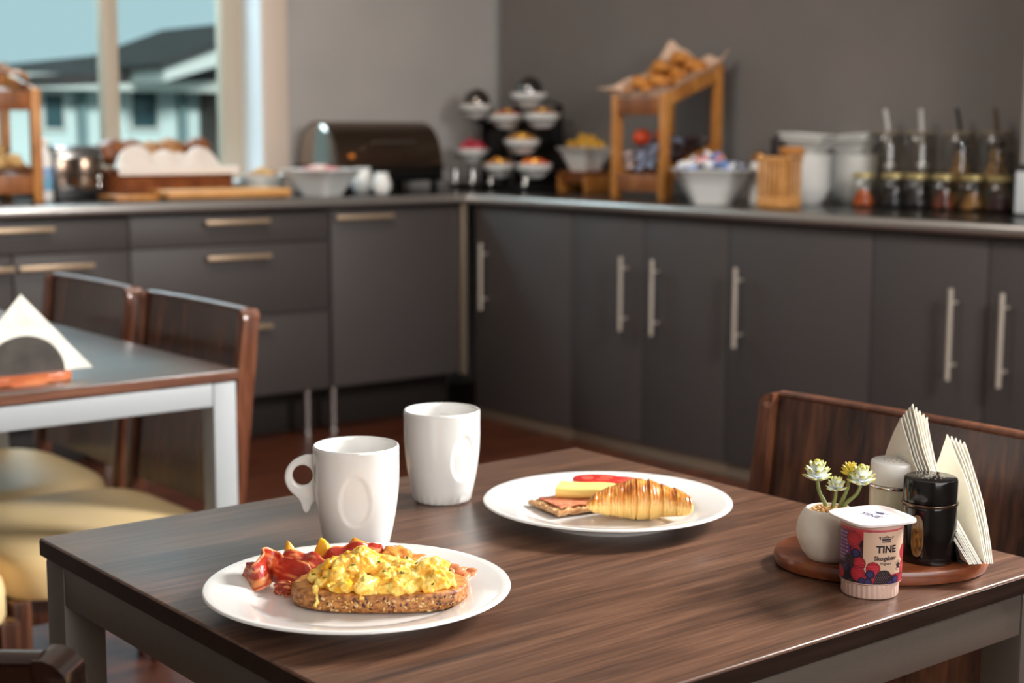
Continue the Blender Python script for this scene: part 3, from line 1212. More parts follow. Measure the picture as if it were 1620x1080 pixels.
# ------------------------------------------------------------------ croissant plate
def croissant():
    n, m = 260, 72
    V, C = [], []
    HT = [0, .03, .07, .17, .31, .43, .53, .62, .74, .84, .94, .985, 1]
    HR = [.10, .28, .44, .63, .81, .97, 1, .95, .78, .69, .54, .36, .12]
    for i in range(n + 1):
        t = i / n
        # spine bends: both horns come towards the guest
        x = -.028 + .115 * t
        bend = (2 * t - 1)
        y = .012 - .026 * bend * bend
        big = .0242 * float(np.interp(t, HT, HR))
        for j in range(m):
            a = 2 * pi * j / m
            warp = .05 * sin(a + 1) + .10 * fbm(Vector((t * 4, cos(a), sin(a))), 2)
            q = abs(t - .47) * 8.2 + warp
            ph = q % 1.0
            step = .105 * (1 - ph) * smooth(0, .09, ph)
            lines = .55 * sin(q * 2 * pi * 4 + 3 * fbm(Vector((t * 22, cos(a) * 1.6, sin(a) * 1.6)), 2)) + .8 * fbm(Vector((t * 70 + warp * 50, cos(a) * 2, sin(a) * 2)), 3)
            rr = big * (.92 + step + .017 * lines + .03 * fbm(Vector((t * 14, cos(a) * 2, sin(a) * 2 + 7)), 2))
            z = rr * sin(a) * 1.0
            yy = rr * cos(a) * 1.16
            z = max(z, -big * .72)
            V.append((x, y + yy, z))
            g = .5 + .8 * fbm(Vector((t * 13, cos(a) * 2, sin(a) * 2 + 3)), 3)
            top = smooth(-.35, .9, sin(a))
            dark = .16 + .50 * top * g + .42 * max(0, lines - .05) * (.45 + .55 * top) + .22 * (ph > .86) - .26 * (1 - top) + .10 * top
            dark = min(1, max(0, dark))
            c0, c1, c2 = np.array(lin((248, 204, 122))), np.array(lin((222, 138, 50))), np.array(lin((150, 68, 18)))
            c = c0 * (1 - dark * 2) + c1 * dark * 2 if dark < .5 else c1 * (2 - dark * 2) + c2 * (dark * 2 - 1)
            C.append(c)
    F = []
    for i in range(n):
        for j in range(m):
            j2 = (j + 1) % m
            F.append((i * m + j, i * m + j2, (i + 1) * m + j2, (i + 1) * m + j))
    F.append(tuple(range(m))[::-1])
    F.append(tuple(n * m + j for j in range(m)))
    mc = mat('croissant_crust', (220, 150, 70), .3, attr=True, bump=(420, .2), coat=.15, sss=.04)
    o = pydata('croissant', V, F, mc, None, C, True, None)
    zmin = min(v[2] for v in V)
    o.location = on2(.002, -.044, FLOOR + .0008 - zmin)
    o.rotation_euler = (0, 0, VIEW - .02)
    tag(o, 'golden croissant lying in front on the far white plate', 'croissant')


croissant()


def crispbread():
    # local axes: long side at 30 degrees to the guest's right
    rz = VIEW + radians(30)
    nx, ny, sx, sy = 60, 44, .088, .064
    V, C, F = [], [], []
    for side in (0, 1):
        for i in range(nx + 1):
            for j in range(ny + 1):
                x, y = (i / nx - .5) * sx, (j / ny - .5) * sy
                ed = min(1, min(i, nx - i, j, ny - j) / 2)
                jag = .0022 * fbm(Vector((x * 150, y * 150, side)), 2)
                dim = .0016 * abs(sin(x * 2 * pi / .0095) * sin(y * 2 * pi / .0095))
                z = (.0062 - dim + jag if side else .0006 + jag * .6)
                if not ed:
                    z = z * .7 + .0012
                V.append((x + (.0009 * fbm(Vector((y * 300, 1, 0)), 2) if i in (0, nx) else 0), y + (.0009 * fbm(Vector((x * 300, 5, 0)), 2) if j in (0, ny) else 0), z))
                g = min(1, max(0, .5 + .8 * fbm(Vector((x * 140, y * 140, side)), 3)))
                C.append(np.array(lin((222, 178, 122))) * g + np.array(lin((158, 96, 52))) * (1 - g))
    W1 = (ny + 1)
    N = (nx + 1) * W1
    for i in range(nx):
        for j in range(ny):
            a = i * W1 + j
            F.append((a, a + W1, a + W1 + 1, a + 1))
            F.append((N + a, N + a + 1, N + a + W1 + 1, N + a + W1))
    for i in range(nx):
        for j in (0, ny):
            a = i * W1 + j
            F.append((a, a + W1, N + a + W1, N + a))
    for j in range(ny):
        for i in (0, nx):
            a = i * W1 + j
            F.append((a, a + 1, N + a + 1, N + a))
    o = pydata('crispbread', V, F, 'attr_dull', None, C, True, 60)
    o.location = on2(-.034, .008, FLOOR + .001)
    o.rotation_euler = (0, 0, rz)
    tag(o, 'brown crispbread slice behind the croissant, layered with ham and cheese', 'crispbread')
    # ham
    V, C, F = [], [], []
    nx, ny, sx, sy = 50, 36, .076, .050
    for side in (0, 1):
        for i in range(nx + 1):
            for j in range(ny + 1):
                u, v = i / nx - .5, j / ny - .5
                x = u * sx * (1 + .05 * fbm(Vector((v * 5, 1, 1)), 2))
                y = v * sy * (1 + .06 * fbm(Vector((u * 6, 4, 1)), 2))
                e = max(0, abs(v) * 2 - .8) + max(0, abs(u) * 2 - .85)
                z = .0020 + .0011 * fbm(Vector((u * 6, v * 5, 3)), 2) + side * .0014 - e * .003 + .0011 * sin(u * 24) * max(0, -v * 2 - .6)
                V.append((x, y, z))
                g = min(1, max(0, .45 + .8 * fbm(Vector((u * 9, v * 9, 7)), 3)))
                C.append(np.array(lin((204, 104, 78))) * (1 - g) + np.array(lin((232, 160, 122))) * g)
    W1 = ny + 1
    N = (nx + 1) * W1
    for i in range(nx):
        for j in range(ny):
            a = i * W1 + j
            F.append((a, a + W1, a + W1 + 1, a + 1))
            F.append((N + a, N + a + 1, N + a + W1 + 1, N + a + W1))
    for i in range(nx):
        for j in (0, ny):
            a = i * W1 + j
            F.append((a, a + W1, N + a + W1, N + a))
    for j in range(ny):
        for i in (0, nx):
            a = i * W1 + j
            F.append((a, a + 1, N + a + 1, N + a))
    o = pydata('ham_slice', V, F, 'attr_wet', None, C, True, 60)
    o.location = on2(-.032, .012, FLOOR + .0066)
    o.rotation_euler = (0, 0, rz)
    tag(o, 'thin pink ham slice lying on the crispbread', 'ham')
    # cheese: one slice folded over on itself, fold towards the guest
    ch = mat('mild_cheese', (252, 222, 132), .38, sss=.3, bump=(60, .04))
    for k, (lab, x0, y0, z0, a, L) in enumerate((('yellow cheese slice folded over on the ham, nearer the left', -.020, .008, .0100, 12, .076), ('yellow cheese slice lower behind the folded one', .002, .034, .0100, 8, .060))):
        bm = bmesh.new()
        prof = []
        h = .0122 if k == 0 else .006
        w = .030
        outer = [(w, h)] + [(0 + .006 * (1 - cos(q)) - .006, h / 2 + h / 2 * sin(q)) for q in np.linspace(pi / 2, -pi / 2, 11)] + [(w, 0)]
        inner = [(w, .0028)] + [(.0002 + .002 * (1 - cos(q)), h / 2 + (h / 2 - .0028) * sin(q)) for q in np.linspace(-pi / 2, pi / 2, 7)] + [(w, h - .0028)]
        prof = outer + inner
        ra = []
        for s in np.linspace(-.5, .5, 14):
            ra.append([bm.verts.new((s * L, y, z - .0010 * (2 * s) ** 2 + .0006 * sin(s * 9))) for y, z in prof])
        for A, B in zip(ra, ra[1:]):
            for i in range(len(prof)):
                j = (i + 1) % len(prof)
                bm.faces.new((A[i], A[j], B[j], B[i]))
        bm.faces.new(ra[0])
        bm.faces.new(ra[-1][::-1])
        o = finish(bm, 'cheese_slice', ch, None, True, 50)
        o.location = on2(x0, y0, FLOOR + z0)
        o.rotation_euler = (0, 0, VIEW - radians(a))
        tag(o, lab, 'cheese')
    # pepper slices behind
    skin = mat('red_tomato_skin', (206, 48, 42), .2, bump=(60, .03), sss=.1)
    for k, (lab, x, y, L, rzz) in enumerate((('red tomato slice standing out behind the cheese at left', -.008, .057, .040, -.06), ('red tomato slice reaching behind the croissant', .016, .054, .036, -.25))):
        t = thing('tomato_slice', lab, 'tomato', on2(x, y, FLOOR + .0164 - k * .001), VIEW + rzz)
        bm = bmesh.new()
        ol = superellipse(L * .72, L * .5, 2.2, 40)
        prism(bm, ol, 0, .0065, .0022)
        finish(bm, 'slice', skin, t)
        bm = bmesh.new()
        for (cx, cy, a, b) in ((-.012, .0, .007, .009), (.010, .004, .008, .006), (.006, -.009, .008, .004)):
            prism(bm, [(cx + p, cy + q) for p, q in superellipse(a * L / .04, b * L / .04, 2.4, 20)], .0060, .0068, .0002)
        finish(bm, 'seed_pulp', mat('tomato_pulp', (228, 98, 78), .2, sss=.2, bump=(300, .1)), t)
    # soft base of greens that carries the tomato (the crispbread's far edge)
    o = thing('cheese_block', 'pale yellow cheese slices stacked flat beneath the red tomato slices', 'cheese', on2(.004, .058, FLOOR + .0003), VIEW - .1)
    for i in range(4):
        box('slice', (.0008 * (i % 2), .0006 * i, .0022 + i * .0037), (.052, .034, .0035), ch, o, .0008)


crispbread()
# ------------------------------------------------------------------ condiment tray on the front table
VU = Vector((cos(VIEW), sin(VIEW), 0))
VW = Vector((-sin(VIEW), cos(VIEW), 0))


def tray():
    bm = bmesh.new()
    a, b = .106, .078
    rings = []
    for s, z in ((.93, 0), (.98, .002), (1, .007), (1, .011), (.985, .0145), (.955, .016)):
        rings.append([bm.verts.new((x * s, y * s, z)) for x, y in superellipse(a, b, 2.05, 72)])
    for p, q in zip(rings, rings[1:]):
        for i in range(72):
            bm.faces.new((p[i], p[(i + 1) % 72], q[(i + 1) % 72], q[i]))
    bm.faces.new(rings[0][::-1])
    bm.faces.new(rings[-1])
    o = finish(bm, 'serving_tray', 'traywood')
    o.location = (1.225, .925, TT)
    o.rotation_euler = (0, 0, VIEW)
    tag(o, 'oval red-brown wooden tray holding shakers, plant and napkins', 'tray')


tray()
TZ = TT + .016


def plant():
    t = thing('potted_succulent', 'small white round pot with artificial succulents on the tray', 'plant', (1.158, .937, TZ), VIEW)
    pot = mat('matt_white_ceramic', (238, 230, 216), .6, vary=(40, (230, 220, 204)), bump=(200, .12))
    prof = [(.017, .0), (.0195, .001), (.0255, .009), (.0300, .020), (.0312, .028), (.0298, .038), (.0262, .046), (.0225, .0503), (.0208, .0508), (.0196, .0495), (.0205, .045), (.022, .040)]
    lathe_obj('pot', prof, pot, t, 56, angle=None)
    r = random.Random(2)
    bm = bmesh.new()
    for _ in range(90):
        a, q = r.uniform(0, 2 * pi), .0185 * sqrt(r.random())
        blob(bm, (q * cos(a), q * sin(a), .0455 + .005 * (1 - q / .019) + r.uniform(-.001, .0015)), (r.uniform(.0018, .0034),) * 3, 1, .4, None, r.random() * 30)
    finish(bm, 'pebbles', mat('tan_pebbles', (224, 178, 112), .6, vary=(160, (204, 152, 92)), bump=(300, .1)), t)['kind'] = 'stuff'
    stem = mat('plant_stem', (124, 132, 74), .5, bump=(120, .1))
    leafm, nt, b = new_mat('pale_succulent_leaf')
    tc = nt.nodes.new('ShaderNodeTexCoord')
    sp = nt.nodes.new('ShaderNodeSeparateXYZ')
    nt.links.new(tc.outputs['Generated'], sp.inputs[0])
    rp = ramp(nt, sp.outputs['X'], [(.0, (150, 160, 176)), (.35, (232, 236, 232)), (.72, (226, 232, 216)), (.95, (196, 190, 60))])
    nt.links.new(rp.outputs[0], b.inputs['Base Color'])
    b.inputs['Roughness'].default_value = .45
    b.inputs['Subsurface Weight'].default_value = .15
    b.inputs['Subsurface Radius'].default_value = (.002, .003, .002)
    leafy, nt, b = new_mat('yellow_succulent_leaf')
    tc = nt.nodes.new('ShaderNodeTexCoord')
    sp = nt.nodes.new('ShaderNodeSeparateXYZ')
    nt.links.new(tc.outputs['Generated'], sp.inputs[0])
    rp = ramp(nt, sp.outputs['X'], [(.0, (170, 176, 120)), (.4, (226, 212, 96)), (.95, (206, 176, 44))])
    nt.links.new(rp.outputs[0], b.inputs['Base Color'])
    b.inputs['Roughness'].default_value = .45

    def leaf_mesh():
        bm = bmesh.new()
        r2 = bmesh.ops.create_uvsphere(bm, u_segments=10, v_segments=6, radius=1)
        for v in r2['verts']:
            x, y, z = v.co
            u = (x + 1) / 2
            wv = sin(pi * min(1, u ** .75)) ** .6 if 0 < u < 1 else 0
            v.co = Vector((u * .0095, y * .0030 * (.55 + .6 * u) , z * .0012 + .0032 * u * u))
        me = bpy.data.meshes.new('leaf')
        bm.to_mesh(me)
        bm.free()
        me.shade_smooth()
        return me
    L1 = leaf_mesh()
    L1.materials.append(leafm)
    L2 = L1.copy()
    L2.materials.clear()
    L2.materials.append(leafy)
    # head: centre (x right, y away, z), size, root
    heads = [((-.0125, .002, .0835), 1.06, (-.002, .002), L1, 4, (.15, -.1)), ((.0055, -.003, .0735), .78, (.003, -.002), L1, 3, (.1, -.2)),
             ((.0205, .006, .0870), .72, (.011, .006), L2, 3, (.2, .2)), ((.0300, -.002, .0800), 1.04, (.013, .001), L1, 4, (.1, -.3))]
    for (cx, cy, cz), k, (rx, ry), Lm, rows, (tx, ty) in heads:
        P = spline([(rx, ry, .046), (rx + (cx - rx) * .2, ry, .055), (rx + (cx - rx) * .75, ry + (cy - ry) * .6, .062 + (cz - .075) * .5), (cx, cy, cz - .004 * k)], 10)
        s = tube_obj('stem', P, [.0021] * 5 + [.0018] * 5, stem, t, 8)
        for row in range(rows):
            nl = [9, 9, 8, 5][row]
            for q in range(nl):
                a = 2 * pi * q / nl + row * .4
                o = bpy.data.objects.new('leaf', Lm)
                COL.objects.link(o)
                o.parent = s
                el = [.02, .34, .72, 1.12][row] + r.uniform(-.1, .1)
                o.location = (cx, cy, cz - .004 + row * .0027 * k)
                o.rotation_euler = (0, -el, a)
                o.scale = (k * [1.15, 1.15, 1.05, .8][row] * 1.28, k * 1.05, k * 1.1)


plant()


def shaker(label, loc, body, cap, glass):
    t = thing('shaker', label, 'shaker', loc, VIEW)
    R = .0262
    lathe_obj('body', [(.0225, 0), (.0248, .0006), (.0258, .002), (.0262, .005), (.0262, .0545), (.0256, .057)], body, t, 56)
    lathe_obj('neck_ring', [(.0250, .0562), (.0268, .0566), (.0271, .058), (.0268, .0594), (.025, .0598)], MT['steel'] if not glass else MT['chrome_dark'], t, 56)
    lathe_obj('cap', [(.0252, .0598), (.0258, .0602), (.0258, .0798), (.0251, .0822), (.0236, .0831), (.0, .0836)][:-1], cap, t, 56)
    bm = bmesh.new()
    for i in range(3):
        n = (1, 6, 12)[i]
        for q in range(n):
            a = 2 * pi * q / n + i * .3
            lathe(bm, [(.0009, .0829), (.0009, .08335)], 8, (i * .0062 * cos(a), i * .0062 * sin(a), 0))
    finish(bm, 'holes', mat('shaker_holes', (150, 146, 140) if not glass else (150, 140, 126), .4, bump=(100, .02)), t)
    if glass:
        lathe_obj('glass_foot', [(.0225, .0002), (.0262, .0012), (.0270, .004), (.0266, .0072), (.0262, .0072)], 'glass', t, 56, cap0=False, cap1=False)
        # oval window in the side, showing the ground pepper
        V, F, C = [], [], []
        n, m = 24, 6
        a0 = radians(-90 - 40)
        for i in range(m + 1):
            for j in range(n):
                q = 2 * pi * j / n
                k = i / m
                a = a0 + .0064 * k * cos(q) * abs(cos(q)) ** -.15 / R if abs(cos(q)) > 1e-6 else a0
                z = .029 + .0205 * k * (abs(sin(q)) ** .75) * (1 if sin(q) >= 0 else -1)
                V.append(((R + .00025) * cos(a), (R + .00025) * sin(a), z))
                g = min(1, max(0, .5 + 1.2 * fbm(Vector((a * 14, z * 260, 2)), 3)))
                if k > .93:
                    C.append(lin((150, 120, 84)))
                elif z > .036:
                    C.append(np.array(lin((176, 150, 116))) * g + np.array(lin((120, 96, 72))) * (1 - g))
                else:
                    C.append(np.array(lin((176, 120, 58))) * g + np.array(lin((70, 50, 34))) * (1 - g))
        for i in range(m):
            for j in range(n):
                F.append((i * n + j, i * n + (j + 1) % n, (i + 1) * n + (j + 1) % n, (i + 1) * n + j))
        pydata('pepper_window', V, F, 'attr', t, C, True, None)
    return t


shaker('black pepper shaker with dark cap, left of the napkins', (1.2315, .8735, TZ), mat('black_gloss', (18, 15, 14), .1, bump=(20, .01)), mat('black_cap', (26, 23, 22), .12, .3, bump=(20, .01)), True)
shaker('white salt shaker with metal band, behind the black one', (1.2665, .9405, TZ), mat('pale_salt_body', (226, 220, 196), .16, bump=(30, .01)), mat('white_cap', (246, 243, 238), .2, 0, bump=(20, .01)), False)


ORD = ['first', 'second', 'third', 'fourth', 'fifth', 'sixth', 'seventh', 'eighth', 'ninth']


def napkin_sheet(rz, loc, lean, curl, size, seed, half, z0=0.):
    """one triangular folded napkin: base along local x (from the near corner away), apex up, thickness in local y"""
    n = 14
    V, F = [], []
    B, H = size
    th = .0010
    for side in (0, 1):
        for i in range(n + 1):
            h = i / n
            w = (1 - h)
            for j in range(9):
                u = j / 8
                x = B * (.5 + (u - .5) * w)
                z = H * h
                y = half * fbm(Vector((x * 26, z * 30, 3)), 3) * min(1, w * 3) + lean * h ** 1.25 * H + curl * sin(pi * h) * .01 + (.0010 * fbm(Vector((u * 2.5, h * 4, seed)), 2)) + (side - .5) * th
                V.append((x, y, z))
    N = (n + 1) * 9
    for i in range(n):
        for j in range(8):
            a = i * 9 + j
            F.append((a, a + 1, a + 10, a + 9))
            F.append((N + a, N + a + 9, N + a + 10, N + a + 1))
        for j in (0, 8):
            a = i * 9 + j
            F.append((a, a + 9, N + a + 9, N + a))
    for j in range(8):
        F.append((j, j + 1, N + j + 1, N + j))
    o = pydata('paper_napkin', V, F, 'paper', None, None, True, 60)
    o.location = loc
    o.rotation_euler = (0, 0, rz)
    return o


def holder_and_napkins():
    # holder: two half-disc plates rising from a strip base, long axis away from the guest
    ax = radians(57)
    c = Vector((1.243, .820, TZ)) + Vector((cos(ax), sin(ax), 0)) * .098
    t = thing('napkin_holder', 'dark metal half-disc napkin holder standing at the right of the tray', 'napkin holder', c, ax)
    pl = mat('holder_dark_metal', (44, 38, 36), .2, .7, bump=(60, .02))
    box('base', (0, 0, .0025), (.155, .030, .004), pl, t, .001)
    for s in (-1, 1):
        bm = bmesh.new()
        pts = [(.082 * (1 if s > 0 else .55) * cos(a) - (0 if s > 0 else .02), .082 * (1 if s > 0 else .6) * sin(a) * .86) for a in np.linspace(0, pi, 26)]
        vs = [[bm.verts.new((x, s * .0165 + s * z * (.06 if s < 0 else .10) + q, z + .003)) for x, z in pts] for q in (0, .0016)]
        bm.faces.new(vs[0][::-1])
        bm.faces.new(vs[1])
        for i in range(26):
            j = (i + 1) % 26
            bm.faces.new((vs[0][i], vs[0][j], vs[1][j], vs[1][i]))
        finish(bm, 'side_plate', pl, t, True, 40)
    near = Vector((1.243, .820, TZ + .0055))
    nx = Vector((-sin(ax), cos(ax), 0))          # local +y: to the guest's left
    for k in range(9):
        o = napkin_sheet(ax, near + nx * (.0125 - .0015 * k), .235 - .016 * k, 1.1, (.240, .134 - .0035 * abs(k - 4)), k * 3.1, 0)
        tag(o, '%s white paper napkin from the left in the left-leaning bunch beside black shaker' % ORD[k], 'napkin', 'napkins leaning left in the holder on the front table')
    for k in range(5):
        o = napkin_sheet(ax - radians(4), near + nx * (-.0035 - .0018 * k), .03 - .028 * k, -.5, (.240, .102 - .002 * k), 40 + k * 2.3, 0)
        tag(o, '%s white paper napkin from the left in the upright bunch at right of the holder' % ORD[k], 'napkin', 'napkins upright in the holder on the front table')


holder_and_napkins()


# ------------------------------------------------------------------ yoghurt cup
def text_mesh(txt, size, bold=0.):
    cu = bpy.data.curves.new('t', 'FONT')
    cu.body = txt
    cu.size = size
    cu.align_x = 'CENTER'
    cu.offset = bold
    cu.resolution_u = 4
    o = bpy.data.objects.new('t', cu)
    COL.objects.link(o)
    dg = bpy.context.evaluated_depsgraph_get()
    me = bpy.data.meshes.new_from_object(o.evaluated_get(dg))
    bpy.data.objects.remove(o)
    bpy.data.curves.remove(cu)
    co = coords(me).astype(float)
    fs = [tuple(p.vertices) for p in me.polygons]
    bpy.data.meshes.remove(me)
    return co, fs


def logo_shapes():
    """churn emblem of the dairy as outlines in a unit frame (width about 1)"""
    S = []
    S.append([(-.34, 0), (.34, 0), (.34, .09), (-.34, .09)])
    S.append([(-.34, .15), (.34, .15), (.36, .27), (-.36, .27)])
    S.append([(-.36, .33), (.36, .33), (.36, .385), (-.36, .385)])
    S.append([(-.50, .22), (-.44, .22), (-.44, .42), (-.58, .42), (-.58, .36), (-.50, .36)])
    S.append([(.50, .22), (.44, .22), (.44, .42), (.58, .42), (.58, .36), (.50, .36)])
    n = 8
    S.append([(.14 * cos(a), .385 + .11 * sin(a)) for a in np.linspace(0, pi, n)] + [(.09 * cos(a), .385 + .065 * sin(a)) for a in np.linspace(pi, 0, n)])
    return S


def yoghurt():
    t = thing('yoghurt_cup', 'berry yoghurt cup with printed berries and white lid, before the tray', 'yoghurt', (1.143, .874, TT), VIEW)
    Z0, Z1 = .0158, .0675

    def rad(z):
        return .0288 + .0008 * (z - Z0) / (Z1 - Z0)
    pl = mat('cup_plastic', (208, 174, 158), .3, sss=.1, bump=(60, .01))
    # ribbed base
    lathe_obj('base', [(.0235, .0), (.0258, .0008), (.0262, .002), (.0264, .0128), (.0262, .0136), (.0268, .0142), (.0290, .0152), (.0290, .0158)], pl, t, 192,
              rf=lambda th, r, z: r * (1 + .012 * cos(th * 34)) if .001 < z < .0130 else r, cap1=False)
    lathe_obj('rim', [(rad(Z1), Z1), (.0298, .0685), (.0300, .0715), (.0300, .0735)], pl, t, 96, cap0=False, cap1=False)
    # printed sleeve: colours of a dense grid of points
    A0, A1 = radians(-250), radians(70)
    nx, nz = 640, 150
    r = random.Random(21)
    berries = []          # (angle*R, z, rad, kind)
    RR = .0292
    kinds = ['r', 'b', 'r', 'k', 'b', 'r']
    for _ in range(900):
        a = r.uniform(A0, A1)
        z = r.uniform(Z0 - .003, Z1 + .003)
        kd = r.choice(kinds)
        s = {'r': r.uniform(.0052, .0072), 'b': r.uniform(.0034, .0048), 'k': r.uniform(.0052, .0066)}[kd]
        if all(((a - q[0]) * RR) ** 2 + (z - q[1]) ** 2 > (.80 * (s + q[2])) ** 2 for q in berries):
            berries.append((a, z, s, kd))
    F0 = radians(-90)
    # the group at the bottom of the front, over the panel
    front = [(-.60, .0348, .0064, 'r'), (-.64, .0248, .0076, 'r'), (-.15, .0304, .0068, 'r'), (-.24, .0252, .0044, 'b'), (.20, .0212, .0084, 'k'), (.66, .0192, .0047, 'b'), (-.30, .0178, .0040, 'b'), (-.50, .0182, .0036, 'b'), (-.72, .0440, .0046, 'b'), (-.82, .0570, .0078, 'r'), (-.98, .0360, .0060, 'k'), (1.12, .0295, .0074, 'r'), (1.10, .0440, .0076, 'r'), (1.02, .0190, .0052, 'r'), (.45, .0165, .0038, 'b')]
    fb = [(F0 + a, z, s, k) for a, z, s, k in front]
    PC, PW, PB, PT = F0 + radians(17.5), radians(45), .0250, .0655

    def berry_col(a, z, q):
        dx, dz = (a - q[0]) * RR, z - q[1]
        d = sqrt(dx * dx + dz * dz) / q[2]
        if d > 1:
            return None
        if q[3] == 'b':
            c = np.array(lin((78, 70, 120))) * (1 - d) + np.array(lin((26, 20, 44))) * d
            if dx * dx + (dz + q[2] * .1) ** 2 < (q[2] * .22) ** 2:
                c = c * .5
            g = fbm(Vector((dx * 700, dz * 700, q[0])), 2)
            return c * (1 + .5 * g)
        # drupelets
        p = .0016 if q[3] == 'r' else .0019
        row = round(dz / (p * .86))
        ox = (row % 2) * p / 2
        cx = round((dx - ox) / p) * p + ox
        e = sqrt((dx - cx) ** 2 + (dz - row * p * .86) ** 2) / (p * .55)
        if q[3] == 'r':
            c = np.array(lin((222, 50, 66))) * (1 - .55 * min(1, e)) * (1 - .6 * d ** 3)
            if e < .35:
                c = c + np.array((.22, .09, .09))
        else:
            c = np.array(lin((52, 34, 46))) * (1 - .6 * min(1, e))
            if e < .30:
                c = c + np.array((.22, .17, .13))
        return c
    floor_ = math.floor
    bins = {}
    for q in berries:
        w_ = q[2] / RR
        for b_ in range(floor_((q[0] - w_ - A0) / .2), floor_((q[0] + w_ - A0) / .2) + 1):
            bins.setdefault(b_, []).append(q)
    cream = np.array(lin((208, 175, 149)))
    purple = np.array(lin((104, 56, 110)))
    V, C, F = [], [], []
    for i in range(nx + 1):
        a = A0 + (A1 - A0) * i / nx
        for j in range(nz + 1):
            z = Z0 + (Z1 - Z0) * j / nz
            V.append((rad(z) * cos(a), rad(z) * sin(a), z))
            c = np.array(lin((36, 18, 34)))
            for q in bins.get(int(floor_((a - A0) / .2)), ()):
                if abs(z - q[1]) < q[2] and abs(a - q[0]) * RR < q[2]:
                    k = berry_col(a, z, q)
                    if k is not None:
                        c = k
            if z > Z1 - .004:
                f = (z - Z1 + .004) / .004
                c = c * (1 - f) + np.array(lin((214, 92, 98))) * f
            if F0 - radians(92) < a < F0 - radians(54) and .0335 < z < .0640:
                c = purple
                # lines of small illegible print
                ln = (z - .0350) / .0035
                if abs(ln % 1 - .5) < .22 and fbm(Vector((a * 60, int(ln) * 3.3, 0)), 2) > -.12 and F0 - radians(84) < a < F0 - radians(59):
                    c = purple * .35 + np.array((.5, .42, .5)) * .65
            da = (a - PC) / PW
            if abs(da) < 1 and PB < z < PT + .0006 * da:
                c = cream
            # clover roundel
            ex, ez = (a - (F0 + radians(45))) * RR, z - .0322
            d = sqrt(ex * ex + ez * ez)
            if d < .0050:
                th = atan2(ez, ex)
                if .0042 < d and abs(sin(th * 9)) > .5 and abs(ez) > .0012:
                    c = np.array(lin((84, 70, 70)))
                elif d < .0036:
                    pet = .0034 * (.55 + .45 * abs(cos(2.5 * (th - pi / 2))) ** .6)
                    c = np.array(lin((24, 24, 34))) if d < pet and d > .0005 else cream
                else:
                    c = cream if abs(da) < 1.15 else c
            for q in fb:
                if abs(z - q[1]) < q[2] and abs(a - q[0]) * RR < q[2]:
                    k = berry_col(a, z, q)
                    if k is not None:
                        c = k
            if ((ex * ex + ez * ez) ** .5 < .0036):
                th = atan2(ez, ex)
                d = sqrt(ex * ex + ez * ez)
                pet = .0034 * (.55 + .45 * abs(cos(2.5 * (th - pi / 2))) ** .6)
                c = np.array(lin((24, 24, 34))) if .0005 < d < pet else cream
            C.append(np.clip(c, 0, 1))
    W1 = nz + 1
    for i in range(nx):
        for j in range(nz):
            a = i * W1 + j
            F.append((a, a + 1, a + W1 + 1, a + W1))
    pydata('printed_sleeve', V, F, 'attr', t, C, True, None)
    # plain plastic seam where the sleeve ends
    bm = bmesh.new()
    lathe(bm, [(rad(Z0) - .0004, Z0 - .0002), (rad(Z1) - .0004, Z1 + .0003)], 72, cap0=False, cap1=False)
    finish(bm, 'body', pl, t)

    ink = mat('dark_ink', (38, 28, 40), .4, bump=(80, .01))
    blue = mat('blue_ink', (40, 52, 110), .4, bump=(80, .01))

    def strips(co, fs, step=.0012):
        """cut a flat outline into narrow upright strips so that it can follow the curved wall"""
        bm = bmesh.new()
        vs = [bm.verts.new(tuple(p)) for p in co]
        for f in fs:
            try:
                bm.faces.new([vs[i] for i in f])
            except ValueError:
                pass
        x0, x1 = min(p[0] for p in co), max(p[0] for p in co)
        x = x0 + step
        while x < x1:
            bmesh.ops.bisect_plane(bm, geom=bm.verts[:] + bm.edges[:] + bm.faces[:], plane_co=(x, 0, 0), plane_no=(1, 0, 0))
            x += step
        bmesh.ops.triangulate(bm, faces=bm.faces[:])
        bm.verts.index_update()
        r = [tuple(v.co) for v in bm.verts], [tuple(v.index for v in f.verts) for f in bm.faces]
        bm.free()
        return r

    def wrap(name, parts, ang, z, m, parent=t):
        parts = [strips(*p) for p in parts]
        V, F = [], []
        for co, fs in parts:
            o = len(V)
            for p in co:
                rr = rad(z + p[1]) + .00022
                a = ang + p[0] / RR
                V.append((rr * cos(a), rr * sin(a), z + p[1]))
            F += [tuple(o + i for i in f) for f in fs]
        return pydata(name, V, F, m, parent, None, False)

    def poly(s, k, dx=0, dy=0):
        return [(x * k + dx, y * k + dy, 0) for x, y in s], [tuple(range(len(s)))]
    wrap('brand_lettering', [text_mesh('TINE', .0092, .00035)], F0 + radians(15.5), .0462, ink)
    wrap('churn_emblem', [poly(s, .0128) for s in logo_shapes()], F0 + radians(14.5), .0558, ink)
    wrap('name_lettering', [text_mesh('Skogsbær', .0058, .00016)], F0 + radians(14.5), .0388, ink)
    wrap('small_lettering', [text_mesh('Yoghurt', .0034, .00003)], F0 + radians(14.5), .0345, ink)
    # lid: rounded square sheet, turned, with a slight downward lip
    rl = radians(20.7)
    bm = bmesh.new()
    rings = []
    for s, z in ((1.0, .0722), (1.002, .0732), (1.0, .0742), (.97, .0748), (.80, .0744), (.78, .0739), (.4, .0739)):
        rings.append([bm.verts.new((x * s, y * s, z)) for x, y in superellipse(.0338, .0338, 4.2, 72)])
    for a, b in zip(rings, rings[1:]):
        for i in range(72):
            bm.faces.new((a[i], a[(i + 1) % 72], b[(i + 1) % 72], b[i]))
    bm.faces.new(rings[0][::-1])
    bm.faces.new(rings[-1])
    lid = finish(bm, 'lid', mat('lid_foil', (240, 228, 226), .3, bump=(90, .02)), t)
    lid.rotation_euler = (0, 0, rl)
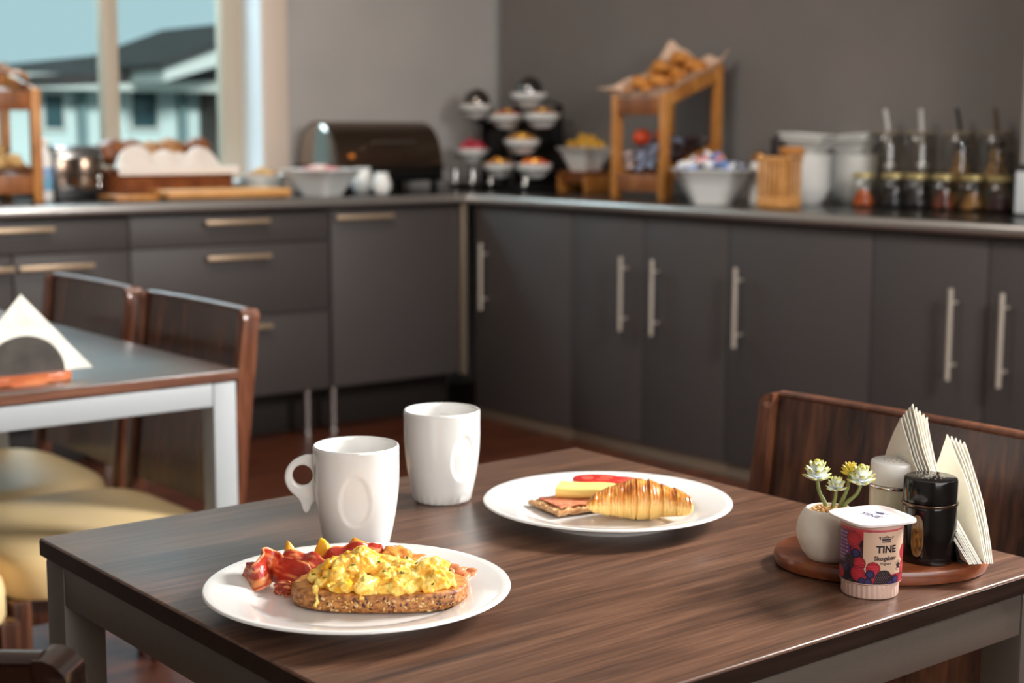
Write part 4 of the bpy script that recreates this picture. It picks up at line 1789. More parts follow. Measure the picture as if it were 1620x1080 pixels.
    # lettering on the lid
    ta = radians(-52) - rl

    def flat(name, parts, cx, cy, m):
        V, F = [], []
        for co, fs in parts:
            o = len(V)
            for p in co:
                V.append((cx + p[0] * cos(ta) - p[1] * sin(ta), cy + p[0] * sin(ta) + p[1] * cos(ta), .07405 if max(abs(cx), abs(cy)) < .02 else .0745))
            F += [tuple(o + i for i in f) for f in fs]
        pydata(name, V, F, m, lid, None, False)

    def lidxy(x, y):       # lid's local axes from guest's right / away
        return x * cos(rl) + y * sin(rl), -x * sin(rl) + y * cos(rl)
    x, y = lidxy(-.001, .0015)
    flat('lid_lettering', [text_mesh('TINE', .0112, .0002)], x - .004 * cos(ta + pi / 2), y - .004 * sin(ta + pi / 2), blue)
    x, y = lidxy(.0075, .0065)
    flat('lid_emblem', [poly(s, .0135) for s in logo_shapes()], x, y, blue)


yoghurt()


# ------------------------------------------------------------------ napkin holder on the far table
def far_holder():
    t = thing('napkin_holder', 'wood-based napkin holder with grey half-disc plate on the left table', 'napkin holder', (.974, 2.53, TT), 0)
    bm = bmesh.new()
    prism(bm, superellipse(.083, .032, 3.5, 48), 0, .017, .004)
    finish(bm, 'base', wood('orange_wood', (150, 74, 40), (188, 100, 58), (208, 126, 80), (6, 22, 22), 1, .3, .2), t)
    pl = mat('holder_grey_metal', (92, 88, 84), .3, .6, vary=(30, (112, 106, 100)), bump=(60, .03))
    for s in (-1, 1):
        bm = bmesh.new()
        pts = [(.071 * cos(a), .066 * sin(a)) for a in np.linspace(0, pi, 28)]
        vs = [[bm.verts.new((x, s * .014 + q, z + .0165)) for x, z in pts] for q in (0, .0016)]
        bm.faces.new(vs[0][::-1])
        bm.faces.new(vs[1])
        for i in range(28):
            bm.faces.new((vs[0][i], vs[0][(i + 1) % 28], vs[1][(i + 1) % 28], vs[1][i]))
        finish(bm, 'side_plate', pl, t, True, 40)
    lathe_obj('foot_peg', [(.006, -.007), (.0075, -.004), (.0075, .004), (.006, .007)], mat('peg_wood', (222, 168, 96), .4, bump=(100, .05)), t, 20, (-.062, -.030, .009))
    for k in range(6):
        o = napkin_sheet(0, (.974 - .122, 2.53 - .010 + k * .0038, TT + .0175), 0.02 - .012 * k, .15, (.244, .136 - .0015 * k), 80 + k * 5.1, .0065)
        tag(o, '%s white triangular paper napkin from the front in the holder on the left table' % ORD[k], 'napkin', 'triangular napkins on the white-legged table')


far_holder()
# ------------------------------------------------------------------ buffet on the worktop
def bread_stand(label, loc, rz, w, d, hf, hb):
    t = thing('bread_stand', label, 'display stand', loc, rz)
    p = .034
    for x in (p / 2, w - p / 2):
        box('post', (x, p / 2, hf / 2), (p, p, hf), 'pinewood', t, .003)
        box('post', (x, d - p / 2, hb / 2), (p, p, hb), 'pinewood', t, .003)
    sl = atan2(hb - hf, d)
    R = Matrix.Rotation(sl, 3, 'X')
    L = sqrt(d * d + (hb - hf) ** 2)
    mid = (hf + hb) / 2
    for (zz, nm, drop) in ((0, 'upper', 0), (1, 'lower', hf - .105)):
        zc = mid - .030 - drop
        dd = d - .002
        box('tray_bottom', (w / 2, d / 2, zc - .02), (w - 2 * p + .02, L - .02, .012), 'pinedark', t, .002, R)
        for x in (.012, w - .012):
            box('tray_side', (x, d / 2, zc + .002), (.014, L - 2 * p + .02, .052), 'pinewood', t, .002, R)
        box('tray_front', (w / 2, .012, hf - .045 - drop), (w - 2 * p + .006, .016, .066), 'pinedark', t, .002)
        box('tray_back', (w / 2, d - .012, hb - .045 - drop), (w - 2 * p + .006, .016, .06), 'pinedark', t, .002)
    # bracket below the lower tray
    bm = bmesh.new()
    for x in (w * .34,):
        prism(bm, [(p, 0), (p + .05, 0), (p, -.05)], 0, .014)
    for v in bm.verts:
        v.co = Vector((v.co.x, .012 + v.co.z, .055 + v.co.y + .01))
    finish(bm, 'bracket', 'pinewood', t)
    return t


SR = (4.085, 4.437, CT)
SW, SD, SHF, SHB = .297, .315, .395, .515
bread_stand('wooden two-tier bread stand with paper-lined croissants, against the right wall', SR, -pi / 2, SW, SD, SHF, SHB)
SL = (1.865, 5.345, CT)
bread_stand('wooden two-tier stand cut off by the left edge, in front of window', SL, 0, .30, .33, .40, .47)


def srw(x, y, z):       # on the right stand: x along its front, y into depth
    return (SR[0] + y, SR[1] - x, CT + z)


def small_croissant_mesh():
    n, m = 26, 14
    V, C, F = [], [], []
    for i in range(n + 1):
        t = i / n
        x = -.055 + .11 * t
        y = .012 - .03 * (2 * t - 1) ** 2
        e = max(.04, 1 - abs(2 * t - 1) ** 2.2) ** .65
        for j in range(m):
            a = 2 * pi * j / m
            ph = (t * 6 + .5) % 1
            r = .024 * e * (.9 + .16 * ph)
            V.append((x, y + r * cos(a) * 1.1, r * sin(a)))
            k = .35 + .5 * max(0, sin(a)) * ph + .2 * fbm(Vector((t * 9, a, 0)), 2)
            k = min(1, max(0, k))
            C.append(np.array(lin((232, 160, 70))) * (1 - k) + np.array(lin((150, 72, 22))) * k)
    for i in range(n):
        for j in range(m):
            F.append((i * m + j, i * m + (j + 1) % m, (i + 1) * m + (j + 1) % m, (i + 1) * m + j))
    F += [tuple(range(m))[::-1], tuple(n * m + j for j in range(m))]
    return V, C, F


def sheet(name, P, nu, nv, m, label, cat, th=.0012, group=None):
    """thin sheet through P(u,v)"""
    V, F = [], []
    G = [[Vector(P(i / nu, j / nv)) for j in range(nv + 1)] for i in range(nu + 1)]
    for side in (0, 1):
        for i in range(nu + 1):
            for j in range(nv + 1):
                a = G[min(i + 1, nu)][j] - G[max(i - 1, 0)][j]
                b = G[i][min(j + 1, nv)] - G[i][max(j - 1, 0)]
                nn = a.cross(b)
                nn = nn.normalized() if nn.length else Vector((0, 0, 1))
                V.append(G[i][j] + nn * (side - .5) * th)
    W1 = nv + 1
    N = (nu + 1) * W1
    for i in range(nu):
        for j in range(nv):
            a = i * W1 + j
            F.append((a, a + W1, a + W1 + 1, a + 1))
            F.append((N + a, N + a + 1, N + a + W1 + 1, N + a + W1))
        for j in (0, nv):
            a = i * W1 + j
            F.append((a, a + W1, N + a + W1, N + a))
    for j in range(nv):
        for i in (0, nu):
            a = i * W1 + j
            F.append((a, a + 1, N + a + 1, N + a))
    o = pydata(name, V, F, m, None, None, True, 60)
    tag(o, label, cat, group)
    return o


def stand_fill():
    paper = mat('baking_paper', (226, 190, 164), .7, bump=(90, .3))
    slope = (SHB - SHF) / SD

    def P(u, v):
        # big sheet: lies on the tray, corners and edges stick up over the sides
        x, y = (u - .5) * 2, (v - .5) * 2
        X = SW / 2 + x * (SW / 2 + .012 * max(0, abs(x) - .7) / .3)
        Y = SD / 2 + y * (SD / 2 + .02)
        e = max(abs(x), abs(y))
        z = SHF - .040 + slope * Y
        z += .062 * smooth(.72, 1.0, e) + .018 * smooth(.7, 1, abs(x)) * smooth(.7, 1, abs(y)) + .008 * sin(x * 9 + y * 5) * smooth(.7, 1, e)
        if x < -.5 and y < -.6:
            X -= .05 * smooth(.5, 1, -x) * smooth(.6, 1, -y)
        if x < -.2 and y > .3:
            z += .05 * smooth(.3, 1., y) * smooth(.2, .8, -x)
        return srw(X, Y, z)
    sheet('paper_liner', P, 34, 34, paper, 'pinkish baking paper lining the upper tray of right bread stand', 'paper')
    V, C, F = small_croissant_mesh()
    first = pydata('croissant', V, F, 'attr_dull', None, C, True, None)
    tag(first, 'small croissant heaped on the paper-lined tray of the bread stand', 'croissant', 'croissants on the right bread stand')
    r = random.Random(8)
    k = 0
    for lay, n in ((0, 9), (1, 6), (2, 2)):
        for i in range(n):
            o = first if k == 0 else dup(first)
            k += 1
            c, s = (i % 3, i // 3) if lay == 0 else (i % 2 + .5, i // 2) if lay == 1 else (1, .6 + i * .9)
            X = .062 + c * .080 + r.uniform(-.008, .008)
            Y = .065 + s * (.098 if lay < 2 else .11) + r.uniform(-.01, .01)
            o.location = srw(X, Y, SHF - .012 + slope * Y + lay * .036)
            o.rotation_euler = (r.uniform(-.2, .2), r.uniform(-.2, .2) , r.uniform(-.6, .6) + pi / 2)
    # lower tray: wrapped packets and two orange-red fruits
    cols = [('blue and white wrapped portion pack in the lower tray of the bread stand', (176, 186, 214)), ('dark brown portion pack in the lower tray of the bread stand', (74, 52, 48)), ('pinkish white portion pack in the lower tray of bread stand', (226, 200, 196))]
    pk = []
    for i, (lab, c) in enumerate(cols):
        m = mat('portion_pack', c, .3, vary=(70, tuple(int(v * .55) for v in c)), bump=(80, .05))
        bm = bmesh.new()
        bx(bm, (0, 0, 0), (.044, .034, .016), .004)
        o = finish(bm, 'portion_pack', m)
        tag(o, lab, 'packet', ['blue packs on the bread stand', 'brown packs on the bread stand', 'pink packs on the bread stand'][i])
        pk.append([o, 0])
    for i in range(44):
        X = .05 + (i % 4) * .062 + r.uniform(-.006, .006)
        row = (i // 4) % 4
        Y = .055 + row * .072
        lay = i // 16
        z = .095 + slope * Y + lay * .026 + r.uniform(0, .004)
        kind = 2 if (X < .09 and row == 0) else (0 if X < .20 and row < 3 else 1)
        b = pk[kind]
        o = b[0] if b[1] == 0 else dup(b[0])
        b[1] += 1
        o.location = srw(X, Y, z)
        o.rotation_euler = (r.uniform(-.5, .5), r.uniform(-.4, .4), r.uniform(0, 3))
    for lab, X, Y, s in (('round red-orange fruit resting on packs in the lower tray, left', .082, .09, .036), ('smaller red-orange fruit behind, in the lower tray of bread stand', .125, .15, .026)):
        bm = bmesh.new()
        blob(bm, (0, 0, 0), (s, s, s * .92), 3, .05)
        o = finish(bm, 'orange_fruit', mat('orange_fruit', (222, 84, 34), .4, vary=(30, (206, 60, 28)), bump=(400, .1)), None, True, None)
        o.location = srw(X, Y, .185 + slope * Y + (.012 if s > .03 else 0))
        tag(o, lab, 'fruit')
    # left stand: crisp flatbreads in brown paper above, baguette pieces below
    fb = mat('flatbread', (186, 122, 62), .6, vary=(40, (150, 88, 42)), bump=(120, .3))
    for i, (x, y, z, ry, rzz, s) in enumerate(((.06, .08, .445, -.9, .3, .11), (.10, .12, .455, -1.15, -.2, .14), (.16, .10, .435, -.5, .2, .10), (.22, .16, .44, .35, .1, .11), (.25, .09, .43, .7, -.3, .09))):
        V, F = [], []
        o = sheet('flatbread', lambda u, v, i=i, s=s: ((u - .5) * s, (v - .5) * s * .8, .012 * sin(u * 5 + i) + .008 * sin(v * 6 + i)), 10, 8, fb, 'brown flatbread piece standing in the upper tray of the left stand', 'bread', .004, 'flatbreads on the left stand')
        o.location = (SL[0] + x, SL[1] + y, CT + z + .025)
        o.rotation_euler = (0, ry, rzz)
    rl = mat('pale_roll', (214, 178, 120), .55, vary=(40, (190, 140, 80)), bump=(100, .2))
    for i, (x, y, z) in enumerate(((.075, .11, .14), (.16, .09, .135), (.23, .12, .14), (.12, .20, .17), (.21, .22, .175))):
        bm = bmesh.new()
        blob(bm, (0, 0, 0), (.048, .036, .030), 3, .15, None, i * 3.)
        o = finish(bm, 'bread_roll', rl, None, True, None)
        o.location = (SL[0] + x, SL[1] + y, CT + z)
        o.rotation_euler = (0, 0, i)
        tag(o, 'pale bread roll in the lower tray of the left stand', 'bread', 'rolls in the left stand')


stand_fill()


# ---- square flared bowls
def square_bowl(label, x, y, rz, wt, wb, h, z=CT):
    bm = bmesh.new()
    out = [(wb / 2, 0), (wb / 2 + .002, .004), (wb / 2 * .52 + wt / 2 * .48, h * .5), (wt / 2, h), (wt / 2 + .006, h + .002), (wt / 2 + .006, h + .006), (wt / 2 - .003, h + .005), (wb / 2 * .5 + wt / 2 * .42, h * .45), (wb / 2 - .008, .008)]
    rings = []
    for s, zz in out:
        rings.append([bm.verts.new((a, b, zz)) for a, b in superellipse(s, s, 7, 56)])
    for p, q in zip(rings, rings[1:]):
        for i in range(56):
            bm.faces.new((p[i], p[(i + 1) % 56], q[(i + 1) % 56], q[i]))
    bm.faces.new(rings[0][::-1])
    bm.faces.new(rings[-1])
    o = finish(bm, 'square_bowl', 'porcelain_b', None, True, 50)
    o.location = (x, y, z)
    o.rotation_euler = (0, 0, rz)
    return tag(o, label, 'bowl')


def heap(name, label, cat, c, R, h, n, size, cols, seed, kind=None, parent=None):
    """many small lumps in a bowl: one joined object, coloured lump by lump"""
    r = random.Random(seed)
    bm = bmesh.new()
    cl = []
    for _ in range(n):
        a, q = r.uniform(0, 2 * pi), sqrt(r.random())
        s = size * r.uniform(.7, 1.25)
        k0 = len(bm.verts)
        Rm = Matrix.Rotation(r.uniform(0, pi), 3, 'Z') @ Matrix.Rotation(r.uniform(-.6, .6), 3, 'X')
        blob(bm, (R * q * cos(a), R * q * sin(a), h * (1 - q * q) * r.uniform(.55, 1)), (s * 1.2, s, s * .8), 1, .3, Rm, r.random() * 9)
        c_ = np.array(lin(r.choice(cols)))
        cl += [c_] * (len(bm.verts) - k0)
    bmesh.ops.recalc_face_normals(bm, faces=bm.faces[:])
    me = bpy.data.meshes.new(name)
    bm.to_mesh(me)
    bm.free()
    set_cols(me, np.clip(np.array(cl), 0, 1))
    o = link(me, name, 'attr_dull', parent, True, None)
    o.location = c
    if parent is None:
        tag(o, label, cat)
    o['kind'] = 'stuff'
    return o


square_bowl('white square flared bowl with pink filling, left of the creamers', 3.245, 5.205, radians(22), .25, .12, .098)
heap('pink_salad', 'pink and pale filling heaped in the square bowl left of creamers', 'salad', (3.245, 5.205, CT + .082), .10, .032, 150, .012, [(226, 150, 150), (214, 92, 104), (232, 206, 190), (236, 216, 206)], 31)
square_bowl('white square bowl of yellow slices on the low wooden riser', 4.385, 4.92, 0, .185, .10, .092, CT + .088)
rz = random.Random(77)
ym = mat('yellow_slice', (226, 168, 48), .4, vary=(60, (236, 190, 84)), bump=(100, .15), sss=.1)
bm = bmesh.new()
prism(bm, [(.034 * cos(a), .034 * sin(a)) for a in np.linspace(0, pi, 14)], -.006, .006, .002)
ys = finish(bm, 'fruit_slice', ym)
tag(ys, 'yellow fruit slice heaped in the square bowl on the riser', 'fruit slice', 'yellow slices in the riser bowl')
for i in range(22):
    o = ys if i == 0 else dup(ys)
    a, q = rz.uniform(0, 2 * pi), sqrt(rz.random())
    o.location = (4.385 + .066 * q * cos(a), 4.92 + .066 * q * sin(a), CT + .182 + .05 * (1 - q) * rz.uniform(.3, 1))
    o.rotation_euler = (rz.uniform(.5, 1.6), rz.uniform(-.5, .5), rz.uniform(0, 6))
rs = thing('wooden_riser', 'low wooden riser under the bowl of yellow slices', 'riser', (4.385, 4.915, CT))
box('top_board', (0, 0, .079), (.19, .19, .016), 'pinedark', rs, .003)
for s in (-1, 1):
    box('end_board', (0, s * .083, .0355), (.17, .02, .071), 'pinewood', rs, .003)
box('front_board', (-.075, 0, .054), (.016, .145, .034), 'pinedark', rs, .002)
square_bowl('white square bowl of wrapped sweets in front of the bread stand', 4.035, 3.848, radians(51), .275, .135, .118)
sw = [('blue wrapped portion in the square bowl before the bread stand', (112, 136, 186)), ('white wrapped portion in the square bowl before the bread stand', (226, 222, 224)), ('yellow-orange wrapped portion in the square bowl before bread stand', (226, 168, 96)), ('pink wrapped portion in the square bowl before the bread stand', (216, 136, 136)), ('dark wrapped portion in the square bowl before the bread stand', (62, 62, 72))]
swo = []
for lab, c in sw:
    m = mat('sweet_wrapper', c, .3, vary=(60, tuple(min(255, int(v * 1.15)) for v in c)), bump=(60, .1))
    bm = bmesh.new()
    bx(bm, (0, 0, 0), (.048, .036, .014), .004)
    o = finish(bm, 'wrapped_portion', m)
    tag(o, lab, 'packet', lab.split()[0] + ' portions in the square bowl')
    swo.append([o, 0])
r_ = random.Random(13)
for i in range(64):
    a, q = r_.uniform(0, 2 * pi), sqrt(r_.random())
    b = swo[r_.choice([0, 0, 1, 1, 2, 2, 3, 4])] if q < .75 else swo[r_.choice([0, 1, 1, 4])]
    o = b[0] if b[1] == 0 else dup(b[0])
    b[1] += 1
    o.location = (4.035 + .110 * q * cos(a), 3.848 + .110 * q * sin(a), CT + .118 + .06 * (1 - q * q) * r_.uniform(.4, 1))
    o.rotation_euler = (r_.uniform(-.7, .7), r_.uniform(-.7, .7), r_.uniform(0, 6))
for b in swo:
    if b[1] == 0:
        b[0].location = (4.035, 3.848, CT + .12)

# ---- creamers
for lab, x, y, s in (('white creamer jug nearer the chafing dish, behind the small pot', 3.475, 5.262, 1.05), ('small white creamer pot in front of the chafing dish', 3.475, 5.125, .88)):
    t = thing('creamer', lab, 'jug', (x, y, CT), .4)
    prof = [(.020, 0), (.030, .002), (.040, .02), (.0435, .042), (.040, .066), (.032, .084), (.029, .092), (.032, .100), (.030, .100), (.027, .092), (.03, .082), (.036, .06)]
    lathe_obj('body', [(r * s, z * s) for r, z in prof], 'porcelain_b', t, 40, cap1=False, angle=None)
    tube_obj('handle', [(.036 * s + .022 * s * sin(q) * 1.1, 0, .055 * s + .026 * s * cos(q)) for q in np.linspace(0, pi, 12)], .0045 * s, 'porcelain_b', t, 8)

# ---- chafing dish with roll top
def chafing():
    t = thing('chafing_dish', 'dark roll-top chafing dish below the corner of the walls', 'chafing dish', (3.675, 5.505, CT))
    L, D, H = .54, .32, .185
    for sx in (-1, 1):
        for sy in (-1, 1):
            box('leg', (sx * (L / 2 - .03), sy * (D / 2 - .03), .03), (.024, .024, .06), 'black', t, .003)
    box('water_pan', (0, 0, .072), (L, D, .06), 'black', t, .008)
    box('rim', (0, 0, .106), (L + .016, D + .016, .012), 'chrome_dark', t, .004)

    def dome(bm, r0, x0, x1, thick):
        n = 30
        for s in (0, 1):
            pass
        A = []
        for k in range(2):
            rr = r0 - k * thick
            row0, row1 = [], []
            for i in range(n + 1):
                q = pi * i / n
                y, z = rr * cos(q), .112 + (H / (D / 2)) * rr * sin(q) ** .9
                row0.append(bm.verts.new((x0, y, z)))
                row1.append(bm.verts.new((x1, y, z)))
            A.append((row0, row1))
        for k in range(2):
            for i in range(n):
                bm.faces.new((A[k][0][i], A[k][0][i + 1], A[k][1][i + 1], A[k][1][i]))
        for e in (0, 1):
            for i in range(n):
                bm.faces.new((A[0][e][i], A[0][e][i + 1], A[1][e][i + 1], A[1][e][i]))
    bm = bmesh.new()
    dome(bm, D / 2 - .004, -L / 2 + .004, L / 2 - .004, .004)
    finish(bm, 'roll_top', 'chrome_dark', t, True, 50)
    for s in (-1, 1):
        bm = bmesh.new()
        rows = []
        for f, o in ((1, 0), (.97, .006), (.85, .014), (.6, .020), (.3, .023)):
            row = []
            for q in np.linspace(0, pi, 31):
                row.append(bm.verts.new((s * (L / 2 - .006 + o), f * (D / 2 - .008) * cos(q), .112 + f * (H / (D / 2)) * (D / 2 - .008) * sin(q) ** .9)))
            rows.append(row)
        for p, q in zip(rows, rows[1:]):
            for i in range(30):
                bm.faces.new((p[i], p[i + 1], q[i + 1], q[i]))
        bm.faces.new(rows[-1])
        finish(bm, 'end_cap', mat('end_cap_chrome', (150, 142, 134), .14, .95, bump=(20, .02)), t, True, 40)
    tube_obj('handle', [(-.10, -D / 2 - .004, .20), (-.10, -D / 2 - .03, .205), (.10, -D / 2 - .03, .205), (.10, -D / 2 - .004, .20)], .006, 'steel', t, 8)
    lathe_obj('knob', [(.012, -.008), (.014, 0), (.012, .008)], mat('amber_glint', (226, 130, 40), .2, bump=(50, .02)), t, 16, (-.20, -D / 2 - .003, .15))  # amber spot standing in for an orange lamp reflection, no real knob


chafing()

# ---- bowl racks in the corner
def round_bowl_mesh(R, h, wall=.004, foot=.5):
    bm = bmesh.new()
    pr = [(R * foot, 0), (R * foot + .003, .002), (R * .80, h * .42), (R * .95, h * .8), (R, h), (R - wall * .5, h + .001), (R - wall, h - .001), (R * .78, h * .46), (R * foot - .004, .007)]
    lathe(bm, pr, 44)
    return finish(bm, 'bowl', 'porcelain_b', None, True, 60)


def racks():
    B = round_bowl_mesh(.080, .060, .004, .42)
    # (label, y, z of rim, x, filling colours, filling label, cat)
    items = [
        (('white bowl on the top tier of the left rack', 5.44, 1.292, 4.20), [(150, 92, 40), (216, 160, 70), (120, 66, 30)], 'brown cereal under the dark dome of the left rack', 'cereal'),
        (('white bowl of pink cold cuts on the low tier of the left rack', 5.46, 1.098, 4.19), [(196, 44, 64), (226, 110, 124), (180, 30, 52)], 'pink-red cold cuts heaped in the left rack bowl', 'cold cuts'),
        (('white bowl alone on the top tier of the right rack', 5.09, 1.338, 4.21), [(90, 60, 40), (120, 80, 50)], 'dark mixture under the dome of the right rack', 'cereal'),
        (('white bowl left on the second tier of the right rack', 5.225, 1.248, 4.20), [(180, 50, 40), (220, 150, 50), (150, 40, 40)], 'red and golden dried fruit, second tier left', 'dried fruit'),
        (('white bowl right on the second tier of the right rack', 4.99, 1.251, 4.20), [(130, 74, 36), (200, 130, 60), (90, 50, 28)], 'brown nuts, second tier right of the right rack', 'nuts'),
        (('white bowl alone on the third tier of the right rack', 5.115, 1.142, 4.195), [(206, 140, 50), (150, 84, 34), (230, 170, 70)], 'golden brown muesli, third tier of the right rack', 'muesli'),
        (('white bowl at bottom left of the right rack', 5.26, 1.036, 4.19), [(226, 150, 40), (110, 54, 60), (150, 90, 60)], 'mixed dried fruit, bottom left of the right rack', 'dried fruit'),
        (('white bowl at bottom right of the right rack', 5.03, 1.040, 4.19), [(232, 96, 40), (240, 150, 50), (226, 80, 36)], 'orange dried apricots, bottom right of the right rack', 'dried fruit'),
    ]
    pos = []
    for i, ((lab, y, z, x), cols, fl, fc) in enumerate(items):
        o = B if i == 0 else dup(B)
        o.location = (x, y, z - .060)
        tag(o, lab, 'bowl', 'rack bowls')
        if 'group' in o:
            del o['group']
        heap('filling', fl, fc, (x, y, z - .008), .064, .030 + (.022 if i == 1 else 0), 60, .0115, cols, 40 + i)
        # golden spoon handle leaning out
        pos.append((x, y, z))
        if i not in (1, 2):
            s = thing('serving_spoon', 'golden serving spoon leaning in the ' + lab.replace('white bowl ', 'bowl '), 'spoon', (x - .03, y - .045, z - .012))
            bm = bmesh.new()
            blob(bm, (0, 0, 0), (.014, .011, .006), 2, 0)
            gm = mat('golden_metal', (226, 176, 72), .22, .9, bump=(80, .02))
            finish(bm, 'spoon_bowl', gm, s, True, None)
            tube_obj('spoon_handle', [(0, 0, .002), (-.02, -.02, .018), (-.035, -.035, .026)], [.004, .004, .0065], gm, s, 8)
    dm = thin_glass('smoked_dome', (120, 92, 76), .2)
    for lab, i in (('dark smoked dome over the top bowl of the left rack', 0), ('dark smoked dome over the top bowl of the right rack', 2)):
        x, y, z = pos[i]
        t = thing('dome_cover', lab, 'cover', (x, y, z + .002))
        pr = [(.060 * cos(q) ** .8, .066 * sin(q)) for q in np.linspace(0, pi / 2 - .06, 14)]
        bm = bmesh.new()
        lathe(bm, pr, 40, cap0=False, cap1=False)
        finish(bm, 'dome', dm, t, True, None)
        lathe_obj('knob', [(.004, .064), (.009, .067), (.009, .071), (.005, .073)], 'chrome_dark', t, 20)
    # the racks: dark posts, ring under every bowl, chrome feet
    for lab, ids, xb, ys in (('dark metal two-tier bowl rack in the corner, at left', (0, 1), 4.31, (5.38, 5.53)), ('dark metal four-tier bowl rack right of the first one', (2, 3, 4, 5, 6, 7), 4.33, (5.03, 5.31))):
        t = thing('bowl_rack', lab, 'rack', (xb, sum(ys) / 2, CT))
        cy = sum(ys) / 2
        top = max(pos[i][2] for i in ids) - CT
        for y in ys:
            box('post', (0, y - cy, top / 2 - .02), (.022, .022, top - .05), 'black', t, .003)
        box('back_panel', (.006, 0, top / 2 - .02), (.008, ys[1] - ys[0], top - .10), 'black', t, .002)
        box('base', (-.07, 0, .012), (.24, ys[1] - ys[0] + .022, .02), 'black', t, .004)
        for s in (-1, 1):
            lathe_obj('foot', [(.010, .020), (.014, .024), (.011, .03), (.011, .085), (.015, .09), (.015, .096)], 'steel', t, 16, (-.17, s * (ys[1] - ys[0]) * .42 - .0, .0))
        for i in ids:
            x, y, z = pos[i]
            zz = z - CT - .030
            bm = bmesh.new()
            tube(bm, [(x - xb + .0735 * cos(a), y - cy + .0735 * sin(a), zz) for a in np.linspace(0, 2 * pi, 32, endpoint=False)], .004, 8, True)
            for s in (-1, 1):
                tube(bm, [(x - xb + .06, y - cy + s * .042, zz), (.002, y - cy + s * .042, zz - .012)], .0045, 8)
            finish(bm, 'bowl_ring', 'black', t)
        if len(ids) == 2:
            tube_obj('arm', spline([(-.02, .03, .27), (-.03, .10, .32), (-.04, .13, .37), (-.05, .14, .40)], 12), .016, 'black', t, 10)


racks()

# ---- slatted utensil box and its contents
ub = thing('utensil_box', 'slatted pale wood box left of the stacked white bowls', 'box', (3.99, 3.487, CT))
box('bottom', (0, 0, .02), (.10, .115, .036), 'board', ub, .004)
for sx in (-1, 1):
    for k in range(6):
        box('slat', (sx * .047, -.048 + k * .0192, .098), (.007, .011, .122), 'board', ub, .002)
for sy in (-1, 1):
    for k in range(5):
        box('slat', (-.038 + k * .019, sy * .0535, .098), (.011, .007, .122), 'board', ub, .002)
bm = bmesh.new()
for s in (-1, 1):
    bx(bm, (s * .047, 0, .166), (.012, .118, .016), .003)
    bx(bm, (0, s * .0535, .166), (.084, .012, .016), .003)
finish(bm, 'top_rim', 'board', ub)
for i, (dx, dy, h, tl) in enumerate(((-.012, .03, .215, .1), (.012, .026, .225, -.05), (.0, .008, .21, .12), (-.016, -.004, .22, .03), (.014, .0, .205, -.1))):
    s = thing('utensil', 'dark-handled utensil standing upright in the slatted wooden box', 'utensil', (3.99 + dx, 3.487 + dy, CT + .04), i, 'utensils in the slatted box')
    tube_obj('handle', [(0, 0, .07), (tl * .05, 0, .12), (tl * .1, 0, h - .02)], [.005, .007, .009], mat('dark_handle', (44, 34, 30), .4, bump=(60, .05)), s, 8)
    tube_obj('blade', [(0, 0, 0), (0, 0, .072)], .004, 'steel', s, 8, flat=.4)
o = box('wooden_scoop', (0, 0, 0), (.024, .09, .03), 'pinewood', None, .008)
o.location = (3.985, 3.43, CT + .192)
o.rotation_euler = (0, .0, .15)
tag(o, 'wooden tongs lying across the top of the slatted box', 'tongs')
j = thing('sugar_shaker', 'small pale shaker with a bronze cap behind the slatted box', 'shaker', (4.12, 3.70, CT))
lathe_obj('body', [(.026, 0), (.03, .004), (.03, .13), (.026, .15)], 'porcelain_b', j, 24)
lathe_obj('cap', [(.026, .15), (.027, .155), (.024, .178), (.012, .186)], mat('bronze_cap', (190, 136, 84), .25, .9, bump=(60, .03)), j, 24)

# ---- stacks of white bowls
Bs = round_bowl_mesh(.076, .066, .004, .52)
for stack, (x, y, n, dz) in enumerate(((4.235, 3.565, 7, .0185), (4.44, 3.535, 7, .0185))):
    for k in range(n):
        o = Bs if (stack, k) == (0, 0) else dup(Bs)
        o.location = (x, y, CT + k * dz)
        sc = 1.0 if stack == 0 else 1.22
        o.scale = (sc, sc, 1)
        tag(o, ('%s round white bowl from the bottom of the left stack, next to the slatted box' if stack == 0 else '%s round white bowl from the bottom of the right stack, next to the jars') % ORD[k], 'bowl', 'left stack of round bowls' if stack == 0 else 'right stack of round bowls')
for lab, x, y, z, rzz, rx in (('square white bowl on top of the left bowl stack', 4.225, 3.565, .066 + 6 * .0185 + .002, .25, .05), ('upper square white bowl crowning the left bowl stack', 4.225, 3.568, .066 + 6 * .0185 + .020, .30, .06),
                       ('square white bowl on top of the right bowl stack', 4.44, 3.535, .066 + 6 * .0185 + .002, .2, -.05), ('upper square white bowl crowning the right bowl stack', 4.44, 3.532, .066 + 6 * .0185 + .018, .25, -.07)):
    o = square_bowl(lab, x, y, rzz, .165, .09, .046, CT + z)
    o.rotation_euler = (rx, 0, rzz)


# ---- jars
def jar_body(bm, R, h, neck):
    pr = [(R * .86, 0), (R * .97, .004), (R, .012), (R, h * .70), (R * .96, h * .78), (neck, h * .90), (neck, h)]
    lathe(bm, pr, 36, cap1=False)


